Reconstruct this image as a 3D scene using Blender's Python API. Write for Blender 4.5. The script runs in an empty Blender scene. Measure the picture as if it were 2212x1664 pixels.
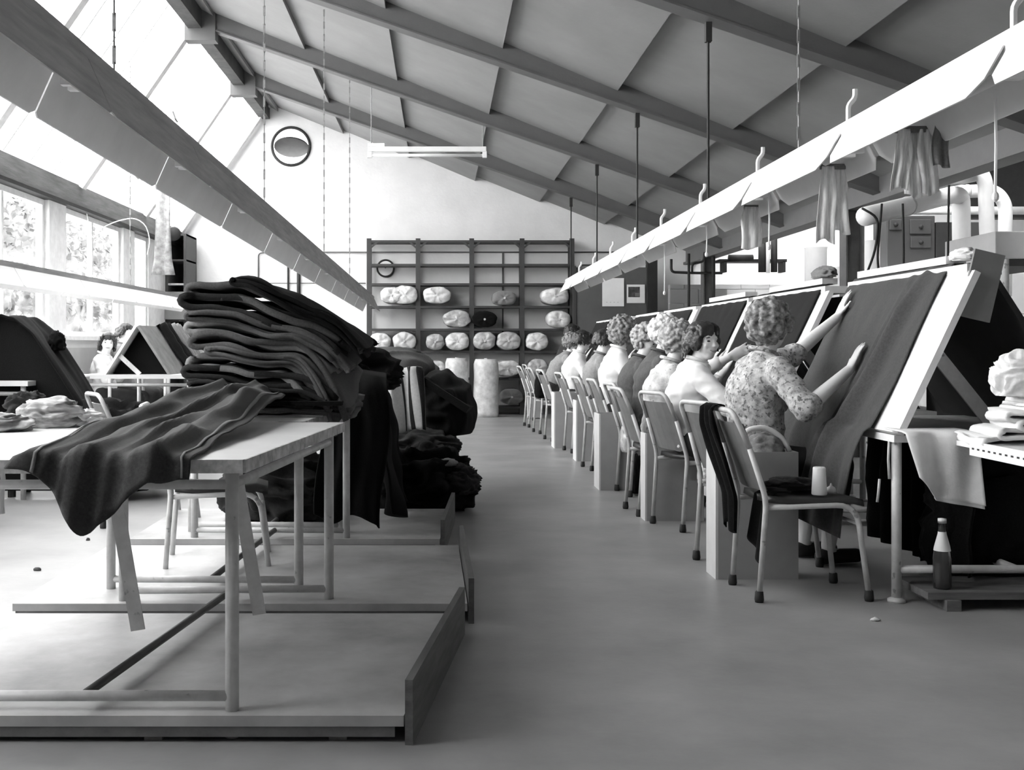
import bpy, bmesh, math, random
from mathutils import Vector, Matrix, noise as mnoise

random.seed(7)
SC = bpy.context.scene
COL = SC.collection
V = Vector
PI = math.pi

# ------------------------------------------------------------------ camera, sky, exposure
F, HC, U0, V0 = 2400.0, 1.10, 950.0, 748.0      # focal length in pixels, eye height, vanishing point (2212 x 1664)
cam_d = bpy.data.cameras.new('camera')
cam_d.sensor_width = 36.0
cam_d.lens = F / 2212.0 * 36.0
cam_d.shift_x = (1106.0 - U0) / 2212.0
cam_d.shift_y = -(832.0 - V0) / 2212.0
cam_d.clip_start = 0.05
cam_d.clip_end = 300
cam = bpy.data.objects.new('camera', cam_d)
cam.location = (0, 0, HC)
cam.rotation_euler = (PI / 2, 0, 0)
COL.objects.link(cam)
SC.camera = cam

world = bpy.data.worlds.new('overcast_sky')
SC.world = world
world.use_nodes = True
wn = world.node_tree
wn.nodes.clear()
wo = wn.nodes.new('ShaderNodeOutputWorld')
wb = wn.nodes.new('ShaderNodeBackground')
wb.inputs[0].default_value = (1, 1, 1, 1)
wb.inputs[1].default_value = 1.0
wn.links.new(wb.outputs[0], wo.inputs[0])

SC.view_settings.view_transform = 'Standard'
SC.view_settings.look = 'None'
SC.view_settings.gamma = 1.0
SC.view_settings.use_curve_mapping = False
SC.view_settings.exposure = 3.75
SC.cycles.max_bounces = 10
SC.cycles.diffuse_bounces = 5
SC.cycles.transparent_max_bounces = 12
SC.cycles.caustics_reflective = False
SC.cycles.caustics_refractive = False
SC.cycles.use_denoising = True


def P(u, v, y):
    """point at depth y seen at photo pixel (u, v): only used to read positions off the photograph"""
    return V(((u - U0) * y / F, y, HC - (v - V0) * y / F))


# ------------------------------------------------------------------ mesh helpers
def box(bm, x0, x1, y0, y1, z0, z1, M=None, bev=0.0):
    vs = [bm.verts.new(V((x, y, z))) for x in (x0, x1) for y in (y0, y1) for z in (z0, z1)]
    q = [(0, 1, 3, 2), (4, 6, 7, 5), (0, 4, 5, 1), (2, 3, 7, 6), (0, 2, 6, 4), (1, 5, 7, 3)]
    fs = [bm.faces.new([vs[i] for i in f]) for f in q]
    if bev > 0:
        es = list({e for f in fs for e in f.edges})
        r = bmesh.ops.bevel(bm, geom=es, offset=bev, segments=2, affect='EDGES', profile=0.5)
        vs = list({v for f in r['faces'] for v in f.verts} | {v for v in vs if v.is_valid})
    if M is not None:
        for v in vs:
            v.co = M @ v.co
    return vs


def frame_of(d, up=None):
    d = d.normalized()
    up = V(up) if up is not None else (V((0, 0, 1)) if abs(d.z) < 0.95 else V((0, 1, 0)))
    s = d.cross(up)
    if s.length < 1e-6:
        s = d.cross(V((1, 0, 0)))
    s.normalize()
    t = s.cross(d).normalized()
    return s, t


def bar(bm, p0, p1, w, h, up=None):
    """rectangular bar from p0 to p1, w sideways, h along up"""
    p0, p1 = V(p0), V(p1)
    s, t = frame_of(p1 - p0, up)
    ring = []
    for p in (p0, p1):
        ring.append([bm.verts.new(p + s * a * w / 2 + t * b * h / 2) for a, b in ((-1, -1), (1, -1), (1, 1), (-1, 1))])
    for i in range(4):
        j = (i + 1) % 4
        bm.faces.new([ring[0][i], ring[0][j], ring[1][j], ring[1][i]])
    bm.faces.new(ring[0][::-1])
    bm.faces.new(ring[1])


def fillet(pts, r, n=5):
    pts = [V(p) for p in pts]
    out = [pts[0]]
    for i in range(1, len(pts) - 1):
        a, b, c = pts[i - 1], pts[i], pts[i + 1]
        rr = min(r, (a - b).length * 0.49, (c - b).length * 0.49)
        s = b + (a - b).normalized() * rr
        e = b + (c - b).normalized() * rr
        for k in range(n + 1):
            t = k / n
            out.append(s * (1 - t) ** 2 + b * 2 * t * (1 - t) + e * t * t)
    out.append(pts[-1])
    return out


def tube(bm, pts, r, n=10, cap=True):
    """round tube along a polyline; r is a number or a list"""
    pts = [V(p) for p in pts]
    rs = r if isinstance(r, (list, tuple)) else [r] * len(pts)
    rings = []
    s = None
    for i, p in enumerate(pts):
        d = (pts[min(i + 1, len(pts) - 1)] - pts[max(i - 1, 0)])
        if d.length < 1e-9:
            d = V((0, 0, 1))
        d.normalize()
        if s is None:
            s, t = frame_of(d)
        else:
            s = (s - d * s.dot(d))
            if s.length < 1e-6:
                s, t = frame_of(d)
            s.normalize()
            t = s.cross(d)
        rings.append([bm.verts.new(p + (s * math.cos(a) + t * math.sin(a)) * rs[i])
                      for a in [2 * PI * k / n for k in range(n)]])
    for i in range(len(rings) - 1):
        for k in range(n):
            j = (k + 1) % n
            bm.faces.new([rings[i][k], rings[i][j], rings[i + 1][j], rings[i + 1][k]])
    if cap:
        bm.faces.new(rings[0][::-1])
        bm.faces.new(rings[-1])
    return rings


def capsule(bm, p0, p1, r0, r1, n=12, flat=(1, 1), up=None):
    """tapered capsule, optional elliptical section (flat) oriented by up"""
    p0, p1 = V(p0), V(p1)
    d = p1 - p0
    L = max(d.length, 1e-5)
    dn = d / L if d.length > 1e-5 else V((0, 0, 1))
    s, t = frame_of(dn, up)
    prof = []
    m = 4
    for k in range(m + 1):
        a = -PI / 2 + (PI / 2) * k / m
        prof.append((math.sin(a) * r0, math.cos(a) * r0))
    for k in range(m + 1):
        a = (PI / 2) * k / m
        prof.append((L + math.sin(a) * r1, math.cos(a) * r1))
    rings = []
    for (h, r) in prof:
        c = p0 + dn * h
        if r < 1e-6:
            rings.append([bm.verts.new(c)])
        else:
            rings.append([bm.verts.new(c + s * math.cos(2 * PI * k / n) * r * flat[0] + t * math.sin(2 * PI * k / n) * r * flat[1])
                          for k in range(n)])
    skin_rings(bm, rings)


def skin_rings(bm, rings):
    for a, b in zip(rings[:-1], rings[1:]):
        if len(a) == 1 and len(b) == 1:
            continue
        n = max(len(a), len(b))
        for k in range(n):
            j = (k + 1) % n
            if len(a) == 1:
                bm.faces.new([a[0], b[j], b[k]])
            elif len(b) == 1:
                bm.faces.new([a[k], a[j], b[0]])
            else:
                bm.faces.new([a[k], a[j], b[j], b[k]])


def ellipsoid(bm, c, rx, ry, rz, M=None, n=14, m=9):
    c = V(c)
    M = M or Matrix.Identity(3)
    rings = []
    for i in range(m + 1):
        a = -PI / 2 + PI * i / m
        if i in (0, m):
            rings.append([bm.verts.new(c + M @ V((0, 0, math.sin(a) * rz)))])
        else:
            rings.append([bm.verts.new(c + M @ V((math.cos(a) * rx * math.cos(2 * PI * k / n),
                                                  math.cos(a) * ry * math.sin(2 * PI * k / n), math.sin(a) * rz)))
                          for k in range(n)])
    skin_rings(bm, rings)


def lathe(bm, prof, c=(0, 0, 0), n=20, M=None):
    """revolve (r, z) pairs about z"""
    c = V(c)
    M = M or Matrix.Identity(3)
    rings = []
    for r, z in prof:
        if r < 1e-6:
            rings.append([bm.verts.new(c + M @ V((0, 0, z)))])
        else:
            rings.append([bm.verts.new(c + M @ V((r * math.cos(2 * PI * k / n), r * math.sin(2 * PI * k / n), z))) for k in range(n)])
    skin_rings(bm, rings)


def loft(bm, rings_pts, cap=True):
    rings = [[bm.verts.new(V(p)) for p in r] for r in rings_pts]
    n = len(rings[0])
    for a, b in zip(rings[:-1], rings[1:]):
        for k in range(n):
            j = (k + 1) % n
            bm.faces.new([a[k], a[j], b[j], b[k]])
    if cap:
        bm.faces.new(rings[0][::-1])
        bm.faces.new(rings[-1])
    return rings


def grid(bm, f, nu, nv):
    vs = [[bm.verts.new(V(f(i / nu, j / nv))) for j in range(nv + 1)] for i in range(nu + 1)]
    for i in range(nu):
        for j in range(nv):
            bm.faces.new([vs[i][j], vs[i + 1][j], vs[i + 1][j + 1], vs[i][j + 1]])


def thicken(bm, t):
    """give a sheet a real thickness: a second skin offset along the vertex normals, joined at the borders"""
    bm.normal_update()
    faces = bm.faces[:]
    border = [e for e in bm.edges if e.is_boundary]
    off = {v: bm.verts.new(v.co - v.normal * t) for v in bm.verts[:]}
    for e in border:
        l = e.link_loops[0]
        a, b = l.vert, l.link_loop_next.vert
        bm.faces.new([b, a, off[a], off[b]])
    for f in faces:
        bm.faces.new([off[v] for v in reversed(f.verts)])


def nz(x, y=0.0, z=0.0):
    return mnoise.noise(V((x, y, z)))


# ------------------------------------------------------------------ objects
def mesh_of(name, bm, mat, smooth):
    bmesh.ops.recalc_face_normals(bm, faces=bm.faces)
    me = bpy.data.meshes.new(name)
    bm.to_mesh(me)
    bm.free()
    if smooth:
        me.polygons.foreach_set('use_smooth', [True] * len(me.polygons))
    if mat is not None:
        me.materials.append(mat)
    return me


def link(o, parent=None):
    COL.objects.link(o)
    if parent is not None:
        o.parent = parent
    return o


def tag(o, label=None, cat=None, group=None, kind=None):
    if label:
        o['label'] = label
    if cat:
        o['category'] = cat
    if group:
        o['group'] = group
    if kind:
        o['kind'] = kind
    return o


def thing(name, label, cat, loc=(0, 0, 0), rz=0.0, group=None):
    o = bpy.data.objects.new(name, None)
    o.empty_display_size = 0.1
    o.location = loc
    o.rotation_euler = (0, 0, rz)
    link(o)
    return tag(o, label, cat, group)


def part(par, name, bm, mat, smooth=False, world=False, label=None, kind=None):
    """mesh child; world=True when the bmesh is in world coordinates"""
    if world:
        q, M = par, Matrix.Identity(4)
        while q is not None:
            M = Matrix.LocRotScale(q.location, q.rotation_euler, q.scale) @ M
            q = q.parent
        bmesh.ops.transform(bm, matrix=M.inverted(), verts=bm.verts)
    o = bpy.data.objects.new(name, mesh_of(name, bm, mat, smooth))
    link(o, par)
    return tag(o, label, None, None, kind)


def single(name, bm, mat, label, cat, loc=(0, 0, 0), rz=0.0, group=None, smooth=False, world=False, kind=None):
    """a thing that is one mesh"""
    if world:
        bmesh.ops.transform(bm, matrix=(Matrix.Translation(V(loc)) @ Matrix.Rotation(rz, 4, "Z")).inverted(), verts=bm.verts)
    o = bpy.data.objects.new(name, mesh_of(name, bm, mat, smooth))
    o.location = loc
    o.rotation_euler = (0, 0, rz)
    link(o)
    return tag(o, label, cat, group, kind)


def struct(name, bm, mat, smooth=False):
    o = bpy.data.objects.new(name, mesh_of(name, bm, mat, smooth))
    link(o)
    return tag(o, kind='structure')


def children(o):
    return [c for c in bpy.data.objects if c.parent == o]


def dup(root, loc, rz=0.0, label=None, group=None, kids=None):
    r = root.copy()
    COL.objects.link(r)
    r.location = loc
    r.rotation_euler = (0, 0, rz)
    if label:
        r['label'] = label
    if group:
        r['group'] = group
    for ch in children(root):
        c = ch.copy()
        COL.objects.link(c)
        c.parent = r
        for g in children(ch):
            d = g.copy()
            COL.objects.link(d)
            d.parent = c
    return r


def B():
    return bmesh.new()


def remeshed(bm, voxel, smooth_it=6, fac=0.5):
    """join overlapping closed shapes into one continuous skin"""
    bmesh.ops.recalc_face_normals(bm, faces=bm.faces)
    me = bpy.data.meshes.new('tmp')
    bm.to_mesh(me)
    bm.free()
    o = bpy.data.objects.new('tmp', me)
    COL.objects.link(o)
    m = o.modifiers.new('r', 'REMESH')
    m.mode = 'VOXEL'
    m.voxel_size = voxel
    if smooth_it:
        s = o.modifiers.new('s', 'SMOOTH')
        s.factor = fac
        s.iterations = smooth_it
    dg = bpy.context.evaluated_depsgraph_get()
    out = bpy.data.meshes.new_from_object(o.evaluated_get(dg))
    bpy.data.objects.remove(o)
    bpy.data.meshes.remove(me)
    nb = bmesh.new()
    nb.from_mesh(out)
    bpy.data.meshes.remove(out)
    return nb


# ------------------------------------------------------------------ materials (the photograph is black and white)
MATS = {}


def mat(name, v, rough=0.6, var=0.12, scale=6.0, bump=0.0, bscale=60.0, metal=0.0, spec=0.4, stretch=(1, 1, 1),
        spots=None, detail=5.0, sheen=0.0):
    if name in MATS:
        return MATS[name]
    m = bpy.data.materials.new(name)
    m.use_nodes = True
    nt = m.node_tree
    bs = nt.nodes['Principled BSDF']
    tc = nt.nodes.new('ShaderNodeTexCoord')
    mp = nt.nodes.new('ShaderNodeMapping')
    mp.inputs['Scale'].default_value = stretch
    nt.links.new(tc.outputs['Object'], mp.inputs[0])
    no = nt.nodes.new('ShaderNodeTexNoise')
    no.inputs['Scale'].default_value = scale
    no.inputs['Detail'].default_value = detail
    no.inputs['Roughness'].default_value = 0.6
    nt.links.new(mp.outputs[0], no.inputs['Vector'])
    rp = nt.nodes.new('ShaderNodeValToRGB')
    lo, hi = max(0.0, v * (1 - var)), min(1.0, v * (1 + var))
    rp.color_ramp.elements[0].position = 0.3
    rp.color_ramp.elements[1].position = 0.7
    rp.color_ramp.elements[0].color = (lo, lo, lo, 1)
    rp.color_ramp.elements[1].color = (hi, hi, hi, 1)
    nt.links.new(no.outputs[0], rp.inputs[0])
    colour = rp.outputs[0]
    if spots:
        # blotches of another tone: (value, scale, threshold)
        sv, ss, th = spots
        n2 = nt.nodes.new('ShaderNodeTexNoise')
        n2.inputs['Scale'].default_value = ss
        n2.inputs['Detail'].default_value = 3
        nt.links.new(mp.outputs[0], n2.inputs['Vector'])
        r2 = nt.nodes.new('ShaderNodeValToRGB')
        r2.color_ramp.elements[0].position = th
        r2.color_ramp.elements[1].position = min(1.0, th + 0.06)
        r2.color_ramp.elements[0].color = (0, 0, 0, 1)
        r2.color_ramp.elements[1].color = (1, 1, 1, 1)
        nt.links.new(n2.outputs[0], r2.inputs[0])
        mx = nt.nodes.new('ShaderNodeMix')
        mx.data_type = 'RGBA'
        nt.links.new(r2.outputs[0], mx.inputs[0])
        nt.links.new(colour, mx.inputs[6])
        mx.inputs[7].default_value = (sv, sv, sv, 1)
        colour = mx.outputs[2]
    nt.links.new(colour, bs.inputs['Base Color'])
    bs.inputs['Roughness'].default_value = rough
    bs.inputs['Metallic'].default_value = metal
    bs.inputs['Specular IOR Level'].default_value = spec
    if sheen:
        bs.inputs['Sheen Weight'].default_value = sheen
        bs.inputs['Sheen Roughness'].default_value = 0.5
    if bump:
        nb = nt.nodes.new('ShaderNodeTexNoise')
        nb.inputs['Scale'].default_value = bscale
        nb.inputs['Detail'].default_value = 4
        nt.links.new(mp.outputs[0], nb.inputs['Vector'])
        bn = nt.nodes.new('ShaderNodeBump')
        bn.inputs['Strength'].default_value = bump
        bn.inputs['Distance'].default_value = 0.01
        nt.links.new(nb.outputs[0], bn.inputs['Height'])
        nt.links.new(bn.outputs[0], bs.inputs['Normal'])
    MATS[name] = m
    return m


def glass_mat(name, clear, tint=1.0, ior=1.35):
    """thin window glass: clear share passes straight, the rest is frosted / dusty"""
    m = bpy.data.materials.new(name)
    m.use_nodes = True
    nt = m.node_tree
    nt.nodes.clear()
    o = nt.nodes.new('ShaderNodeOutputMaterial')
    a = nt.nodes.new('ShaderNodeBsdfTransparent')
    a.inputs[0].default_value = (tint, tint, tint, 1)
    b = nt.nodes.new('ShaderNodeBsdfTranslucent')
    b.inputs[0].default_value = (tint, tint, tint, 1)
    g = nt.nodes.new('ShaderNodeBsdfGlossy')
    g.inputs['Roughness'].default_value = 0.05
    no = nt.nodes.new('ShaderNodeTexNoise')
    no.inputs['Scale'].default_value = 2.5
    mr = nt.nodes.new('ShaderNodeMapRange')
    mr.inputs[1].default_value = 0.3
    mr.inputs[2].default_value = 0.7
    mr.inputs[3].default_value = max(0, 1 - clear - 0.08)
    mr.inputs[4].default_value = min(1, 1 - clear + 0.08)
    nt.links.new(no.outputs[0], mr.inputs[0])
    mx = nt.nodes.new('ShaderNodeMixShader')
    nt.links.new(mr.outputs[0], mx.inputs[0])
    nt.links.new(a.outputs[0], mx.inputs[1])
    nt.links.new(b.outputs[0], mx.inputs[2])
    fr = nt.nodes.new('ShaderNodeFresnel')
    fr.inputs[0].default_value = ior
    m2 = nt.nodes.new('ShaderNodeMixShader')
    nt.links.new(fr.outputs[0], m2.inputs[0])
    nt.links.new(mx.outputs[0], m2.inputs[1])
    nt.links.new(g.outputs[0], m2.inputs[2])
    nt.links.new(m2.outputs[0], o.inputs[0])
    return m


m_floor = mat('painted_concrete', 0.27, 0.40, 0.22, 1.6, 0.06, 30, spec=0.5, detail=9)
m_wall = mat('whitewashed_wall', 0.72, 0.8, 0.06, 2.0, 0.25, 25)
m_wall_dado = mat('grey_dado_paint', 0.5, 0.6, 0.1, 3)
m_panel = mat('ceiling_board', 0.25, 0.85, 0.10, 1.6, 0.15, 40)
m_rafter = mat('grey_painted_steel', 0.11, 0.6, 0.08, 4, 0.1, 60)
m_dark = mat('dark_paint', 0.03, 0.6, 0.2, 8, spec=0.2)
m_white = mat('white_enamel', 0.82, 0.35, 0.05, 5, spec=0.5)
m_whitewood = mat('white_painted_wood', 0.74, 0.6, 0.10, 9, 0.12, 40)
m_plank = mat('weathered_plank', 0.24, 0.7, 0.35, 5, 0.3, 30, stretch=(6, 0.6, 6))
m_tube = mat('grey_enamelled_tube', 0.52, 0.4, 0.16, 14, 0.05, 60, spec=0.5, spots=(0.26, 24, 0.66))
m_rubber = mat('black_rubber', 0.02, 0.7, 0.1, 20)
m_vinyl = mat('grey_vinyl', 0.16, 0.5, 0.1, 20, 0.05, 150)
m_seat = mat('dark_vinyl_seat', 0.04, 0.4, 0.15, 14)
m_box = mat('grey_painted_plywood', 0.33, 0.6, 0.07, 7, 0.06, 60)
m_boxedge = mat('pale_plywood', 0.6, 0.6, 0.07, 7, 0.06, 60)
m_ply = mat('worn_platform_board', 0.42, 0.5, 0.28, 3.0, 0.1, 30, detail=8)
m_plyedge = mat('dark_board_edge', 0.16, 0.7, 0.3, 10)
m_lam = mat('pale_laminate_top', 0.62, 0.4, 0.06, 6, spec=0.5)
m_cloth = mat('charcoal_wool', 0.024, 0.95, 0.25, 120, 0.25, 400, spec=0.06, sheen=0.08)
m_cloth2 = mat('grey_wool', 0.085, 0.95, 0.2, 120, 0.25, 400, spec=0.06, sheen=0.1)
m_cloth3 = mat('mid_grey_wool', 0.19, 0.95, 0.15, 120, 0.25, 400, spec=0.06, sheen=0.2)
m_cloth4 = mat('black_wool', 0.008, 0.95, 0.3, 120, 0.25, 400, spec=0.06, sheen=0.03)
m_light_cloth = mat('pale_cotton', 0.72, 0.9, 0.08, 10, 0.2, 90)
m_paper = mat('white_paper', 0.8, 0.8, 0.03, 8)
m_plastic = mat('crumpled_polythene', 0.5, 0.25, 0.35, 14, 0.9, 16, spec=0.7)
m_chain = mat('dull_chain', 0.22, 0.5, 0.2, 30)
m_lag = mat('white_pipe_lagging', 0.74, 0.7, 0.06, 5, 0.1, 40)
m_cab = mat('grey_switch_cabinet', 0.05, 0.5, 0.08, 6)
m_leaf = mat('hedge_leaves', 0.085, 0.9, 0.5, 3, spec=0.1)
m_skin = mat('skin', 0.74, 0.5, 0.05, 12)
m_eye = mat('dark_eye', 0.02, 0.3, 0.1, 10)
m_lip = mat('lips', 0.27, 0.5, 0.1, 20)
m_glass = glass_mat('window_glass', 0.92, 0.95, 1.15)
m_sky_glass = glass_mat('wired_roof_glass', 0.35, 0.9, 1.03)
# ------------------------------------------------------------------ the building
YB, YF = 18.3, -4.0                 # end walls
XW, XR, XV = -4.3, -2.86, 4.1       # window wall, ridge, valley
ZS, ZR, ZV = 3.02, 5.12, 2.70       # sill of the roof glazing, ridge, valley
SL = (ZR - ZV) / (XV - XR)          # fall of the ceiling
XE = 13.0                           # far wall of the next bay
RY = [16.0, 13.15, 10.3, 7.45, 4.6, 1.75, -1.1]     # rafters


def zc(x):
    return ZR - SL * (x - XR)


bm = B()
box(bm, XW - 0.2, XE + 0.2, YF - 0.2, YB + 0.2, -0.15, 0.0)
struct('floor', bm, m_floor)

# ground and greenery outside the windows
bm = B()
box(bm, -60, XW - 0.2, -30, 60, -0.4, -0.2)
struct('ground', bm, mat('grass_ground', 0.3, 0.9, 0.3, 0.6))


# back wall with the round opening
bm = B()
outl = [(XW, 0), (XE, 0), (XE, 2.9), (5.55, 5.12), (XV, ZS - 0.1), (XV, ZV + 0.02), (XR, ZR + 0.02), (XW, ZS)]
RW = (-2.45, 4.39, 0.305)
es = []
vo = [bm.verts.new((x, YB, z)) for x, z in outl]
es += [bm.edges.new((vo[i], vo[(i + 1) % len(vo)])) for i in range(len(vo))]
vi = [bm.verts.new((RW[0] + RW[2] * math.cos(a), YB, RW[1] + RW[2] * math.sin(a))) for a in [2 * PI * k / 40 for k in range(40)]]
es += [bm.edges.new((vi[i], vi[(i + 1) % 40])) for i in range(40)]
bmesh.ops.triangle_fill(bm, edges=es, use_beauty=True)
ret = bmesh.ops.extrude_face_region(bm, geom=bm.faces[:])
bmesh.ops.translate(bm, verts=[g for g in ret['geom'] if isinstance(g, bmesh.types.BMVert)], vec=(0, 0.2, 0))
struct('wall_back', bm, m_wall)

# round pivoting window
w = bpy.data.objects.new('window_1', None)
w.location = (RW[0], YB, RW[1])
link(w)
tag(w, kind='structure')
bm = B()
tube(bm, [V((0.31 * math.cos(a), -0.01, 0.31 * math.sin(a))) for a in [2 * PI * k / 40 for k in range(41)]], 0.024, 8, False)
part(w, 'frame', bm, m_dark, True)
bm = B()
Mt = Matrix.Rotation(math.radians(-24), 3, 'X')
lathe(bm, [(0, -0.012), (0.285, -0.012), (0.285, 0.012), (0, 0.012)], (0, 0.07, 0.0), 32, Mt)
part(w, 'pivot_disc', bm, m_dark)

bm = B()
box(bm, XW, XE, YF - 0.2, YF, 0, 5.6)
struct('wall_front', bm, m_wall)
bm = B()
box(bm, XE, XE + 0.2, YF, YB, 0, 3.4)
struct('wall_right', bm, m_wall)

# window wall: low wall, posts and head beam
bm = B()
box(bm, XW - 0.2, XW, YF, YB, 0, 1.2)
wl = struct('wall_left', bm, m_wall)
bm = B()
box(bm, XW - 0.12, XW + 0.012, YF, YB, 0.02, 1.08)
part(wl, 'dado_board', bm, m_wall_dado)
bm = B()
box(bm, XW - 0.2, XW + 0.09, YF, YB, 1.17, 1.215)
part(wl, 'window_sill', bm, m_whitewood)
bm = B()
box(bm, XW - 0.12, XW + 0.05, YF, YB, 2.74, 3.0)
part(wl, 'head_beam', bm, mat('brown_head_beam', 0.20, 0.7, 0.3, 5, 0.2, 30, stretch=(4, 0.4, 4)))
bm = B()
box(bm, XW - 0.2, XW + 0.10, YF, YB, 2.70, 2.74)
part(wl, 'head_batten', bm, m_dark)
posts = [(r - 1.0, r - 0.45) for r in RY]
for a, b in posts:
    bm = B()
    box(bm, XW - 0.12, XW + 0.03, a, b, 1.2, 2.72)
    part(wl, 'post', bm, m_whitewood)
bm = B()
box(bm, XW - 0.2, XW, 16.4, YB, 1.2, 2.72)
part(wl, 'corner_pier', bm, m_whitewood)
edges_y = [YF] + [v for ab in sorted(posts) for v in ab] + [16.4]
wi = 2
for k in range(0, len(edges_y) - 1, 2):
    y0, y1 = edges_y[k], edges_y[k + 1]
    if y1 - y0 < 0.3:
        continue
    if y1 < 1.5:  # unseen solid wall added here to keep daylight off the foreground
        bm = B()
        box(bm, XW - 0.15, XW, y0, y1, 1.2, 2.72)
        part(wl, 'daylight_block', bm, m_wall)
        continue
    w = bpy.data.objects.new('window_%d' % wi, None)
    wi += 1
    w.location = (XW - 0.06, y0, 1.215)
    link(w)
    tag(w, kind='structure')
    Lw, Hw = y1 - y0, 2.70 - 1.215
    nm = max(1, round(Lw / 1.1))
    for a, b, c, d in ((0, Lw, 0, 0.06), (0, Lw, Hw - 0.06, Hw), (0, 0.06, 0.06, Hw - 0.06), (Lw - 0.06, Lw, 0.06, Hw - 0.06)):
        bm = B()
        box(bm, -0.035, 0.035, a, b, c, d)
        part(w, 'frame', bm, m_whitewood)
    for q in range(1, nm):
        bm = B()
        yy = Lw * q / nm
        box(bm, -0.03, 0.03, yy - 0.028, yy + 0.028, 0.06, Hw - 0.06)
        part(w, 'mullion', bm, m_whitewood)
    bm = B()
    box(bm, -0.03, 0.03, 0.06, Lw - 0.06, 0.62, 0.67)
    part(w, 'transom', bm, m_whitewood)
    for q in range(nm):
        for z0, z1 in ((0.06, 0.62), (0.67, Hw - 0.06)):
            bm = B()
            a = Lw * q / nm + (0.028 if q else 0.06)
            b = Lw * (q + 1) / nm - (0.028 if q < nm - 1 else 0.06)
            vs = [bm.verts.new(c) for c in ((0, a, z0), (0, b, z0), (0, b, z1), (0, a, z1))]
            bm.faces.new(vs)
            part(w, 'pane', bm, m_glass)
    # sky light enters here
    for (loc, rot, sx, sy) in (((XW - 0.3, (y0 + y1) / 2, 1.96), (0, -PI / 2, 0), 1.5, Lw),):
        ld = bpy.data.lights.new('window_portal', 'AREA')
        ld.shape = 'RECTANGLE'
        ld.size, ld.size_y = sx, sy
        ld.cycles.is_portal = True
        lo = bpy.data.objects.new('window_portal', ld)
        lo.location, lo.rotation_euler = loc, rot
        COL.objects.link(lo)


# roof glazing (this bay and the next)
def glazing(n, x0, z0, x1, z1):
    g = bpy.data.objects.new('window_%d' % n, None)
    g.location = (x0, 0, z0)
    link(g)
    tag(g, kind='structure')
    d = V((x1 - x0, 0, z1 - z0))
    nrm = V((d.z, 0, -d.x)).normalized()      # inside
    for r in RY + [YB - 0.1]:
        bm = B()
        bar(bm, V((0, r, 0)) + nrm * 0.03, d + V((0, r, 0)) + nrm * 0.03, 0.13, 0.16, nrm)
        part(g, 'rafter', bm, m_whitewood)
    ys = sorted(RY + [YB, YF])
    for a, b in zip(ys[:-1], ys[1:]):
        k = max(1, round((b - a) / 0.72))
        for q in range(k):
            ya, yb = a + (b - a) * q / k, a + (b - a) * (q + 1) / k
            bm = B()
            o = nrm * -0.07
            vs = [bm.verts.new(p + o) for p in (V((0, ya, 0)), V((0, yb, 0)), d + V((0, yb, 0)), d + V((0, ya, 0)))]
            bm.faces.new(vs)
            if b <= 1.76:  # unseen boards added in place of panes to darken the near floor
                thicken(bm, 0.02)
            part(g, 'pane' if b > 1.76 else 'light_block_board', bm, m_sky_glass if b > 1.76 else m_panel)
            if q:
                bm = B()
                bar(bm, V((0, ya, 0)) + o * 0.7, d + V((0, ya, 0)) + o * 0.7, 0.022, 0.03, nrm)
                part(g, 'glazing_bar', bm, m_whitewood)
    ld = bpy.data.lights.new('roof_portal', 'AREA')
    ld.shape = 'RECTANGLE'
    ld.size, ld.size_y = d.length, YB - 1.75
    ld.cycles.is_portal = True
    lo = bpy.data.objects.new('roof_portal', ld)
    c = V((x0 + d.x / 2, (YB + 1.75) / 2, z0 + d.z / 2)) - nrm * 0.35
    lo.matrix_world = Matrix.Translation(c) @ Matrix([(d.normalized().x, 0, -nrm.x, 0), (0, 1, 0, 0), (d.normalized().z, 0, -nrm.z, 0), (0, 0, 0, 1)])
    COL.objects.link(lo)
    return g


sky1 = glazing(30, XW, ZS, XR, ZR)
sky2 = glazing(31, XV + 0.12, ZS, 5.55, ZR)
for k, (r, s) in enumerate(((14.3, 0.55), (14.3, 0.2), (17.1, 0.5), (11.4, 0.5))):
    bm = B()
    p = V(((XR - XW) * s + 0.07, r, (ZR - ZS) * s - 0.05))
    tube(bm, [p, p + V((0.04, 0.02, -0.12))], 0.012, 6)
    tube(bm, [p + V((0.04, -0.06, -0.1)), p + V((0.04, 0.08, -0.12))], 0.012, 6)
    part(sky1, 'pane_clip', bm, m_rafter)

# ceiling boards lapped downhill, rafters under them
ce = bpy.data.objects.new('ceiling', None)
link(ce)
tag(ce, kind='structure')
seams = [XR, -2.66, -1.59, -0.5, 0.58, 1.64, 2.70, 3.76, XV + 0.1]
ys = sorted(RY + [YB, YF])
for a, b in zip(ys[:-1], ys[1:]):
    for i in range(len(seams) - 1):
        x0, x1 = seams[i], seams[i + 1]
        bm = B()
        dz = 0.085 + random.uniform(-0.012, 0.012)
        dz2 = dz + random.uniform(-0.012, 0.012)
        top = 0.10

        def q(x, y, z):
            return bm.verts.new((x, y, z))
        v = [q(x0 - 0.05, a, zc(x0) + 0.0), q(x1, a, zc(x1) - dz), q(x1, b, zc(x1) - dz2), q(x0 - 0.05, b, zc(x0) + 0.0),
             q(x0 - 0.05, a, zc(x0) + 0.05), q(x1, a, zc(x1) - dz + 0.06), q(x1, b, zc(x1) - dz2 + 0.06), q(x0 - 0.05, b, zc(x0) + 0.05)]
        for f in ((0, 1, 2, 3), (4, 7, 6, 5), (0, 4, 5, 1), (1, 5, 6, 2), (2, 6, 7, 3), (3, 7, 4, 0)):
            bm.faces.new([v[i2] for i2 in f])
        part(ce, 'ceiling_board', bm, m_panel)
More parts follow.
